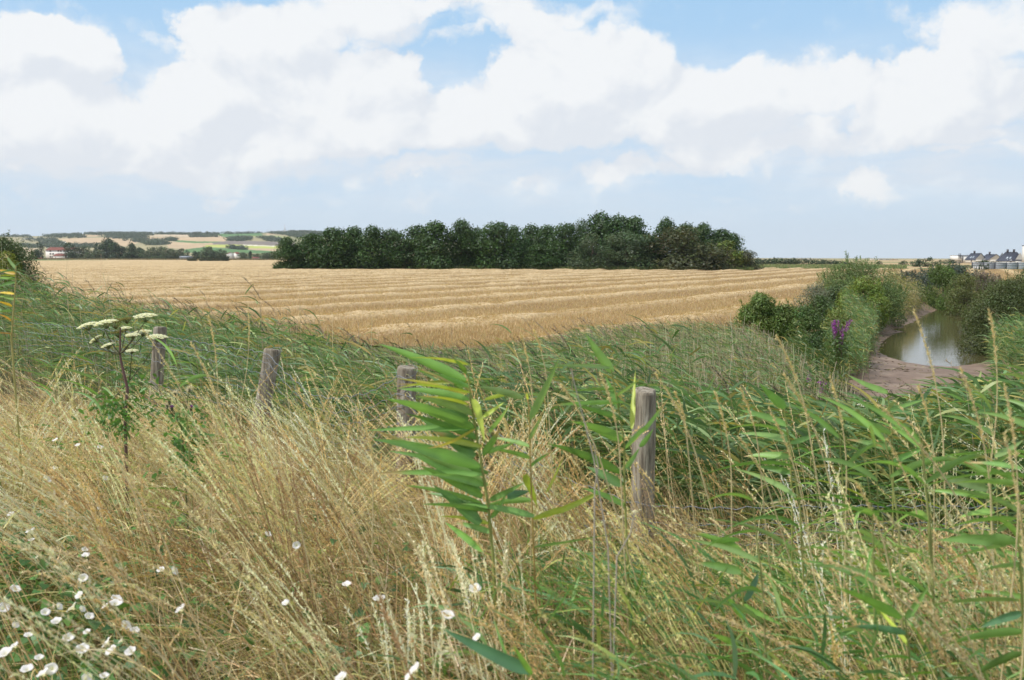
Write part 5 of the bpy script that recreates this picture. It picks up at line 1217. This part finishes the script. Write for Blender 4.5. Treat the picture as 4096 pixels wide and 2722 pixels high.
# generic reeds standing in the near grass, each its own plant
NR = 'reeds standing in the foreground grass'
def make_reed(seed):
    root = tag(empty('reed_plant'), 'green reed standing in the dry foreground grass, blown to the left', 'reed', NR)
    h = .85; mb = MB(); path_tube(mb, [(0, 0, -.03), (-.01, 0, h * .4), (-.035, .01, h * .75), (-.08, 0, h)], [.004, .0035, .003, .0015], 6, (.32, .34, .12)); mb.build('stem', M_STEM, root, True)
    mb = MB(); k = 9; t = np.linspace(.2, .98, k)
    p = np.stack([-.08 * t ** 2, 0 * t, h * t], -1)
    sx = np.where(rng.random(k) < .18, 1, -1)
    d = nrm(np.stack([sx * rng.uniform(.6, 1, k), rng.normal(0, .35, k), rng.uniform(.2, .8, k)], -1))
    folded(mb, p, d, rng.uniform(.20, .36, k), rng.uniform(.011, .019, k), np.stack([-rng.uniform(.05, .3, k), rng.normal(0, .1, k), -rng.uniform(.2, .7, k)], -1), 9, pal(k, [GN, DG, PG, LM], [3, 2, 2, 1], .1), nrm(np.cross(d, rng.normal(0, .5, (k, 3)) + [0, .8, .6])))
    mb.build('leaves', M_REED, root); return root
prt = [make_reed(i) for i in range(6)]; cnt_ = 0
for i in range(400):
    if cnt_ >= 34: break
    y = rng.uniform(2.2, 5.0); px = rng.choice([rng.uniform(560, 1120), rng.uniform(560, 1120), rng.uniform(-40, 260)])
    if px < 300: y = rng.uniform(4.2, 7.5)
    if 560 < px < 730 and y < 5.2: continue
    x = (px - 512) / F * y
    if Scoord(np.array([x]), np.array([y]))[0] > 5.2: continue
    z0 = H1(x, y); lim = np.interp(px, [-100, 300, 560, 800, 1100], [350, 360, 425, 430, 380]) + rng.exponential(55)
    h = min(1.25, 3.2 - (lim - 257) / F * y - z0)
    if h < .4: continue
    pr = prt[cnt_ % 6]
    if cnt_ >= 6: pr = copy_tree(pr)
    s_ = h / .85; pr.location = (x, y, z0); pr.scale = (max(.8, s_ ** .5), 1, s_); pr.rotation_euler.z = rng.normal(0, .35); cnt_ += 1

# tall pale grass stalks with feathery heads near the camera
GS = 'tall pale grass stalks in the right foreground'
def stalk(bz, tz, Y, headf, Zf, sag=0.06, dens=170, label=None, col=(.78, .64, .36), hw=.011):
    a = P(*Zf(*bz), Y); b = P(*Zf(*tz), Y - .05)
    g = a.copy(); zg = H1(a[0], Y)
    v = b - a; L = np.linalg.norm(v); B = np.array([-.10 - sag, 0, -sag * .8]); d = v / L - B
    # continue the curve's start straight to the ground
    dn = nrm(d); kk = (a[2] - zg) / max(.3, dn[2]); g = a - dn * kk; g[2] = zg
    root = tag(empty('grass_stalk', tuple(g)), label or 'tall pale grass stalk with a feathery head leaning left in the right foreground', 'grass stalk', None if label else GS)
    mb = MB(); tt = np.linspace(0, 1, 9)
    pts = [g] + [a + d * L * t + B * L * t * t for t in tt]
    path_tube(mb, np.array(pts) - g, np.linspace(.0022, .0009, len(pts)), 6, col); mb.build('stem', M_STEM, root, True)
    mb = MB(); m = dens
    spikes(mb, (a - g)[None], d[None], np.array([L]), B[None], 1 - headf, m, hw, .0032, np.array([np.clip(np.array(col) * 1.08, 0, .9)]), .42)
    mb.build('seed_head', M_GRASS, root)
for args in [((1560, 1560), (1225, 1140), 1.9, .75, Z7, .05), ((820, 1568), (160, 1222), 1.9, .8, Z7, .12), ((1210, 1200), (755, 945), 2.1, .8, Z7, .12), ((1560, 1500), (1290, 980), 2.1, .6, Z7), ((1780, 1500), (1690, 300), 1.9, .55, Z7), ((1440, 620), (1040, 150), 2.2, .75, Z7),
             ((1620, 640), (1465, -30), 2.3, .55, Z7), ((880, 560), (795, 10), 2.8, .5, Z7), ((290, 560), (205, 90), 2.9, .5, Z7), ((660, 680), (480, 170), 2.7, .55, Z7), ((490, 620), (330, 320), 2.8, .6, Z7), ((1740, 1000), (1690, 50), 2.2, .4, Z7), ((1250, 760), (1090, 330), 2.5, .6, Z7),
             ((430, 400), (335, 70), 3.0, .6, Z7), ((1080, 900), (930, 560), 2.3, .7, Z7), ((1330, 500), (1250, 60), 2.7, .5, Z7), ((60, 300), (0, 90), 3.0, .7, Z7), ((760, 420), (560, 0), 2.7, .6, Z7), ((680, 240), (520, -200), 2.8, .55, Z7), ((1380, 420), (1225, -330), 2.8, .5, Z7), ((1640, 300), (1610, -330), 2.6, .45, Z7),
             ((1700, 950), (1420, 400), 2.8, .6, Z5), ((1820, 900), (1690, 330), 2.7, .6, Z5), ((1090, 1000), (1040, 640), 2.9, .5, Z5), ((2340, 900), (2060, 330), 2.7, .7, Z5), ((1230, 560), (1150, 60), 3.4, .4, Z5), ((1330, 420), (1240, 40), 3.6, .4, Z5)]:
    stalk(*args)
def Zw(X, Y): return (X / 2.3037, Y / 2.3037)
for args in [((520, 1000), (440, 790), 3.2, .6, Zw), ((500, 960), (480, 730), 3.6, .5, Zw), ((560, 900), (570, 700), 4.5, .5, Zw), ((780, 1080), (700, 830), 3.4, .6, Zw), ((450, 980), (330, 760), 3.8, .6, Zw), ((860, 1100), (840, 980), 3.0, .8, Zw), ((560, 1300), (430, 1120), 2.6, .8, Zw), ((900, 1400), (720, 1080), 2.5, .6, Zw), ((400, 1300), (230, 1010), 2.6, .7, Zw), ((600, 1420), (420, 1160), 2.3, .7, Zw), ((1050, 1420), (900, 1190), 2.3, .7, Zw), ((330, 1180), (190, 960), 3.0, .7, Zw), ((700, 1250), (600, 1000), 2.8, .7, Zw)]:
    stalk(*args, label='feathery straw coloured grass stalk rising above the dry grass left of the centre reed')
    o = [o for o in COL.objects if o.name.startswith('grass_stalk')][-1]; o['group'] = 'straw stalks left of the centre reed'
# bare grey dead stems in the lower middle
DS = 'bare grey dead stems'
for (a_, b_) in [((1740, 1500), (1490, 300)), ((1800, 1560), (1920, 1260)), ((1650, 1100), (1640, 800))]:
    Yd = 2.4; a = P(*Z5(*a_), Yd); b = P(*Z5(*b_), Yd); g = a + (a - b) * .3; g[2] = H1(g[0], Yd)
    mb = MB(); path_tube(mb, [g, a, (a + b) / 2 + [.012, 0, 0], b], [.0022, .0021, .0019, .0012], 7, (.46, .41, .34))
    o = mb.build('dead_stem', M_STEM, None, True, origin=g); tag(o, 'bare grey dead stem leaning left of the thick grooved post', 'stem', DS)

# ---- white umbellifer
def umbel(parent, c, r, tilt, flower=True, n=26, name='flower_head'):
    c = np.asarray(c, float); mb = MB()
    T = np.array([math.sin(tilt), -.12, math.cos(tilt)]); T = T / np.linalg.norm(T)
    A = nrm(np.cross(T, [0, 1, 0])); B_ = np.cross(T, A)
    org = c - T * r * .8
    for k in range(n):
        a = k * 2.399; q = math.sqrt((k + .5) / n)
        e = c + (A * math.cos(a) + B_ * math.sin(a)) * r * q - T * r * .22 * q * q * (1 if flower else -.8)
        path_tube(mb, [org, (org + e) / 2 + T * r * .04, e], [.0012, .0009, .0007], 4, (.22, .25, .12) if flower else (.20, .20, .06), cap=False)
        m = 60; rr = r * .24
        d = rng.normal(0, 1, (m, 3)); d[:, 2] = np.abs(d[:, 2]); d = nrm(d); p = e + (d * [1, 1, .55]) * rr * rng.uniform(.4, 1, (m, 1))
        colr = jit(m, (.86, .86, .74) if flower else (.24, .22, .07), .06 if flower else .2)
        sz = .0065 if flower else .005
        a1 = nrm(rng.normal(0, 1, (m, 3)) * [1, 1, .4]); ribbons(mb, p - a1 * sz / 2, a1, np.full(m, sz), np.full(m, sz * .9), a1 * 0, 2, colr, P_diam, nrm(np.cross(a1, nrm(T + rng.normal(0, .4, (m, 3))))))
    return mb.build(name, M_PETAL, parent)
Yu = 5.0
def U(X, Y, dy=0): return P(*Z6(X, Y), Yu + dy)
bs = U(640, 1330); bs[2] = H1(bs[0], Yu)
um = tag(empty('umbellifer', tuple(bs)), 'tall white umbellifer with purple stem and flat flower heads before the leaning post', 'wildflower')
mb = MB(); PUR = (.20, .12, .11); GRS = (.17, .17, .10)
path_tube(mb, np.array([bs, U(655, 1180), U(680, 930), U(640, 760), U(612, 640), U(600, 565)]) - bs, [.009, .009, .0085, .0075, .0065, .0055], 10, PUR)
path_tube(mb, np.array([U(600, 565), U(602, 420), U(606, 290)]) - bs, [.006, .005, .004], 8, PUR)
nod, nd2 = U(600, 562), U(700, 840)
heads = [(860, 152, 208, -.05, nod, -.06), (250, 252, 195, -.30, nod, .08), (438, 222, 215, -.20, nod, -.08), (835, 322, 160, -.05, nod, .12), (730, 356, 130, .0, nod, -.10), (985, 372, 195, .05, nd2, .05), (335, 405, 130, -.7, nod, .15), (465, 465, 125, -.35, nod, -.12), (722, 522, 110, .0, nd2, -.12), (660, 285, 110, 0, nod, .14)]
for X, Y, w, tl, nn_, dy in heads:
    e = U(X, Y + w * .38, dy); md = (nn_ + e) / 2 + [0, 0, -.015]
    path_tube(mb, np.array([nn_, md, e]) - bs, [.0042, .0032, .0022], 6, GRS)
path_tube(mb, np.array([U(655, 900), U(560, 1000), U(450, 1120)]) - bs, [.004, .003, .001], 6, GRS)
mb.build('stem', M_STEM, um, True)
for X, Y, w, tl, nn_, dy in heads:
    umbel(um, U(X, Y, dy) - bs, w / 2.614 / 4 / F * Yu / 2, tl)
for X, Y, w, dy in [(545, 232, 200, .02), (668, 205, 120, .05), (580, 345, 150, .08)]:
    o = umbel(um, U(X, Y, dy) - bs, w / 2.614 / 4 / F * Yu / 2, -.1, False, name='seed_cluster'); o['label'] = 'brownish green umbel gone to seed'
def leafy(mb, c, n, size, spread, col, dirn=(0, 0, .4)):
    p = np.asarray(c) + rng.normal(0, 1, (n, 3)) * spread
    d = nrm(rng.normal(0, .7, (n, 3)) + dirn); L = size * rng.uniform(.6, 1.3, n)
    ribbons(mb, p, d, L, L * .5, rng.normal(0, .15, (n, 3)) - [0, 0, .25], 3, jit(n, col, .15), P_diam)
mb = MB()
for c in [U(560, 1060), U(760, 1100), U(700, 1180), U(480, 1190), U(600, 1250, -.1), U(820, 830, .1), U(520, 1300), U(660, 1330, -.1)]:
    leafy(mb, c - bs, 60, .035, (.07, .05, .03), (.13, .26, .06))
mb.build('leaves', M_REED, um)

# ---- thistle gone to seed
Yt = 4.4
def T_(X, Y, dy=0): return P(X / 2.3037, Y / 2.3037, Yt + dy)
bt = T_(430, 1090); bt[2] = H1(bt[0], Yt)
th = tag(empty('thistle', tuple(bt)), 'creeping thistle with fluffy seed heads and small purple flowers below the second post', 'wildflower')
mb = MB()
hd_ = [(403, 906, 1), (436, 896, 1), (390, 925, 0), (396, 940, 2), (440, 940, 2), (425, 930, 0), (385, 935, 1)]
path_tube(mb, np.array([bt, T_(425, 1060), T_(418, 985)]) - bt, [.006, .005, .004], 8, (.14, .18, .07))
for X, Y, k in hd_: path_tube(mb, np.array([T_(418, 985), T_((418 + X) / 2 + 2, (985 + Y) / 2), T_(X, Y + 6)]) - bt, [.003, .0025, .002], 6, (.14, .18, .07))
mb.build('stem', M_STEM, th, True)
mb = MB()
for X, Y in [(418, 980), (425, 1000), (412, 1015), (432, 1030), (420, 1050), (410, 960), (430, 965), (440, 1060), (400, 1075), (426, 1085), (445, 1010)]:
    leafy(mb, T_(X, Y, rng.normal(0, .06)) - bt, 30, .036, (.05, .05, .04), (.13, .26, .07))
mb.build('leaves', M_REED, th)
for X, Y, k in hd_:
    mb = MB(); c = T_(X, Y) - bt; m = 150; d = nrm(rng.normal(0, 1, (m, 3)) + [0, 0, .5])
    if k == 1: ribbons(mb, np.repeat(c[None], m, 0), d, rng.uniform(.018, .032, m), np.full(m, .0016), d * 0, 1, jit(m, (.74, .66, .52), .08), lambda t: 1 - t)
    else:
        ribbons(mb, np.repeat(c[None], m, 0), nrm(d + [0, 0, 1.2]), rng.uniform(.010, .018, m), np.full(m, .0022), d * 0, 1, jit(m, (.32, .12, .42) if k == 2 else (.25, .17, .12), .1), lambda t: 1 - .3 * t)
    path_tube(mb, [c - [0, 0, .016], c - [0, 0, .004], c + [0, 0, .004]], [.004, .008, .006], 8, (.12, .14, .07))
    mb.build('flower_head', M_GRASS, th)

# ---- purple loosestrife by the pool
def loose(px, py0, py1, Y, n, wpx, label, lab_s):
    b0 = P(px, py1, Y); b0[2] = H1(b0[0], Y)
    root = tag(empty('purple_loosestrife', tuple(b0)), label, 'wildflower')
    ms = MB(); mf = MB(); ml = MB()
    for k in range(n):
        X = px + rng.normal(0, wpx / 2.4); Yt_ = Y + rng.normal(0, .15)
        t = P(X, py0 + rng.exponential((py1 - py0) * .25), Yt_); bb = P(px + rng.normal(0, 2), py1 + 14, Yt_)
        path_tube(ms, np.array([b0 + [rng.normal(0, .05), 0, 0], bb, t]) - b0, [.006, .005, .002], 5, (.14, .10, .06))
        Ls = rng.uniform(.25, .45); m = 90; tt = rng.random(m); p = t - (t - bb) / np.linalg.norm(t - bb) * (Ls * tt)[:, None] + rng.normal(0, .014, (m, 3))
        d = nrm(rng.normal(0, 1, (m, 3))); ribbons(mf, p - b0, d, np.full(m, .030), np.full(m, .024), d * 0, 2, jit(m, (.34, .09, .38), .18), P_diam)
        leafy(ml, bb - b0 + (t - bb) * .2, 40, .09, (.10, .10, .25), (.09, .15, .04))
    ms.build('stem', M_STEM, root); mf.build('flower_spikes', M_PETAL, root); ml.build('leaves', M_REED, root)
loose(839, 320, 338, 24, 16, 11, 'bright purple loosestrife clump beside the pool mud', '')
loose(809, 372, 384, 16, 4, 3, 'small purple loosestrife stems below the large purple clump', '')
loose(820, 380, 392, 14, 3, 3, 'faint purple loosestrife stem among the dry grass tops, right of the small one', '')

# ---- bindweed: white funnel flowers
def make_bindweed():
    root = empty('bindweed_flower')
    S = 30; prof = [(.0, -.012), (.0025, -.011), (.004, -.007), (.009, -.003), (.014, .000), (.0195, .0025), (.0205, .0015)]
    ang = np.arange(S) * 2 * math.pi / S; V = []; Cc = []
    for i, (r, z) in enumerate(prof):
        lob = 1 + (.045 * np.cos(5 * ang) if i > 3 else 0)
        V.append(np.stack([np.cos(ang) * r * lob, np.sin(ang) * r * lob, z + (.0014 * np.sin(5 * ang + 1) if i > 4 else 0) + 0 * ang], -1))
        Cc.append(np.repeat([[(.80, .78, .50), (.82, .80, .55), (.86, .83, .70), (.88, .85, .84), (.88, .85, .88), (.90, .88, .90), (.90, .87, .89)][i]], S, 0))
    V = np.concatenate(V); n = len(prof); i = (np.arange(n - 1) * S)[:, None]; j = np.arange(S)[None]; j2 = (j + 1) % S
    Q = np.stack([i + j, i + j2, i + S + j2, i + S + j], -1).reshape(-1, 4)
    mb = MB(); mb.add(V, Q, np.concatenate(Cc)); mb.build('corolla', M_PETAL, root, True)
    mb = MB(); path_tube(mb, [(0, 0, -.013), (0, 0, -.020), (.002, 0, -.032), (.008, 0, -.075)], [.0038, .0030, .0012, .0010], 8, (.14, .22, .06)); mb.build('calyx', M_STEM, root, True)
    return root
BF = [(127, 1013), (179, 1025), (231, 1030), (20, 1058), (66, 1060), (124, 1078), (110, 1103), (243, 1101), (25, 1184), (72, 1243), (70, 1222), (197, 1265), (198, 1278), (683, 1256), (192, 1331), (36, 1356), (182, 1371), (105, 1410), (137, 1397), (165, 1399), (190, 1403), (206, 1419), (241, 1397), (268, 1388),
      (130, 1430), (36, 1440), (200, 1455), (245, 1480), (278, 1475), (33, 1487), (90, 1514), (10, 1503), (118, 1541), (98, 1550), (200, 1562), (658, 1388), (799, 1345), (873, 1378), (1076, 1381), (1094, 1355), (955, 1540), (942, 1556), (785, 1560), (290, 1440), (230, 1170), (180, 1118), (618, 1230), (8, 1400), (255, 1498), (1033, 1415), (268, 1378), (370, 1312), (402, 1315), (310, 1452), (190, 1494), (1098, 1468), (66, 1462), (158, 1468), (300, 1500), (415, 1402), (62, 1540), (240, 1556)]
BFL = {13: 'white bindweed flower alone in the dry grass, left of the centre reed', 32: 'largest white bindweed flower near the bottom left corner, facing the camera', 33: 'white bindweed flower seen edge on beside the largest one at bottom left', 40: 'white bindweed flower at the bottom edge left of the centre reed', 42: 'white bindweed flower cut by the bottom edge near the middle', 6: 'larger white bindweed flower of the pair in the upper left grass', 7: 'white bindweed flower on the slope right of the upper pair', 14: 'round white bindweed flower above the dense lower left patch', 16: 'white bindweed flower just above the row in the lower left patch'}
pb = make_bindweed()
for i, (X, Y) in enumerate(BF):
    px, py = X / 2.3037, Y / 2.3037
    ang = math.atan2(py - 257, F); zt = 1.6 + (.50 if X < 330 else .60)
    Yd = (3.2 - zt) * F / (py - 257); Yd = min(Yd, 4.6)
    q = P(px, py, Yd)
    o = pb if i == 0 else copy_tree(pb)
    o.location = tuple(q)
    nrm_ = Vector((rng.normal(.1, .6), -rng.uniform(.0, .55), rng.uniform(.7, 1.3)))
    if i in (32, 13, 14): nrm_ = Vector((.1, -1, .6))
    if i == 33: nrm_ = Vector((-.5, -.1, 1))
    o.rotation_euler = nrm_.to_track_quat('Z', 'Y').to_euler()
    s_ = .86 * rng.uniform(.7, 1.2) * (1.15 if i in (32, 33, 13, 6) else 1)
    if Yd > 3.5: s_ *= 1.1
    o.scale = (s_, s_ * rng.uniform(.7, 1), s_)
    if i in BFL: tag(o, BFL[i], 'flower', 'bindweed flowers')
    elif X < 330 and Y > 1290: tag(o, 'white bindweed flower in the dense patch at the lower left corner', 'flower', 'bindweed flowers in the lower left patch')
    elif X < 330: tag(o, 'white bindweed flower in the sloping grass at the left edge, above the dense patch', 'flower', 'bindweed flowers at the left edge')
    else: tag(o, 'small white bindweed flower low in the dry grass along the bottom', 'flower', 'bindweed flowers along the bottom')
mb = MB(); n = 2600
px, x, y = wedge(n * 3, 1.5, 4.6, -120, 560); m = ((px < 150 + 90 * rng.normal(0, 1, len(px))) | (rng.random(len(px)) < .18)) & (Scoord(x, y) < 4.6); x, y = x[m][:n], y[m][:n]; n = len(x)
b = np.stack([x, y, H(x, y) + rng.uniform(.03, .36, n)], -1); d = nrm(rng.normal(0, 1, (n, 3)) * [1, 1, .35] + [0, 0, .2]); L = rng.uniform(.025, .055, n)
up_ = nrm(rng.normal(0, .5, (n, 3)) + [0, -.3, 1])
ribbons(mb, b, d, L, L * .75, -up_ * .15, 4, pal(n, [(.09, .20, .05), (.13, .26, .06), (.07, .15, .05)], [2, 2, 1]), lambda t: (1 - t) ** .75 + .05, nrm(np.cross(d, up_)))
tag(mb.build('bindweed_leaves', M_REED), 'arrow shaped green leaves creeping through the lower left grass', 'leaves', kind='stuff')
# small pink buds and tiny white flowers beyond the fence
for i_ in range(9):
    c = P(rng.uniform(835, 885), rng.uniform(400, 425), rng.uniform(7.0, 9)); g_ = c.copy(); g_[2] = H1(c[0], c[1])
    wf = tag(empty('yarrow', tuple(g_)), 'small white flowered yarrow in the grass below the pool mud', 'wildflower', 'yarrow below the pool mud')
    mb = MB(); k = 30; p = c - g_ + rng.normal(0, .02, (k, 3)) * [1, 1, .3]; a1 = nrm(rng.normal(0, 1, (k, 3)) * [1, 1, .3])
    ribbons(mb, p, a1, np.full(k, .012), np.full(k, .012), a1 * 0, 2, jit(k, (.82, .80, .76), .06), P_diam); mb.build('flower_head', M_PETAL, wf)
    mb = MB(); path_tube(mb, [(0, 0, 0), c - g_], [.003, .0015], 5, (.2, .24, .1)); mb.build('stem', M_STEM, wf)
# litter on the mud
mb = MB(); n = 9000; xs = rng.uniform(8, 40, n); ys = rng.uniform(20, 60, n)
m = (sdist(xs, ys, MPOLY) < .6) & (sdist(xs, ys, WPOLY) > -.3) & (fbm(xs * .4, ys * .4, 3) > -.06); xs, ys = xs[m], ys[m]; n = len(xs)
dd = nrm(rng.normal(0, 1, (n, 3)) * [1, 1, .12])
ribbons(mb, np.stack([xs, ys, H(xs, ys) + .015], -1), dd, rng.uniform(.08, .3, n), rng.uniform(.02, .05, n), np.stack([0 * xs, 0 * xs, rng.uniform(0, .3, n)], -1), 2, pal(n, [(.10, .075, .05), (.34, .28, .19), (.16, .17, .07)], [3, 1.5, 1.2]), P_diam)
tag(mb.build('mud_litter', M_GRASS), 'dead stems and scraps of weed lying on the drying mud', 'litter', kind='stuff')
# dark bush at the left edge of the picture
bush('hedge_bush', 'dark bush behind the reeds at the left edge of the picture', -8, 44, 237, 84, (.06, .09, .03), 34, .10, .9, 'bushes at the left edge', twigs=60)
bush('hedge_bush', 'yellow green foliage low in front of the dark bush at the left edge', 4, 34, 252, 44, (.15, .18, .03), 18, .08, .9, 'bushes at the left edge', twigs=30)

# ------------------------------------------------------------ air
mh, t = mat_new('air'); pv = nd(t, 'ShaderNodeVolumePrincipled'); pv.inputs['Color'].default_value = (.86, .92, 1, 1); pv.inputs['Density'].default_value = .00006; pv.inputs['Anisotropy'].default_value = .1
o = nd(t, 'ShaderNodeOutputMaterial'); t.links.new(pv.outputs[0], o.inputs['Volume'])
mb = MB(); mb.box((0, 3900, 120), (19000, 9600, 260)); hz_o = mb.build('haze', mh); hz_o.location = (0, 0, -6.0); tag(hz_o, 'thin summer haze over the land', 'haze', kind='stuff')
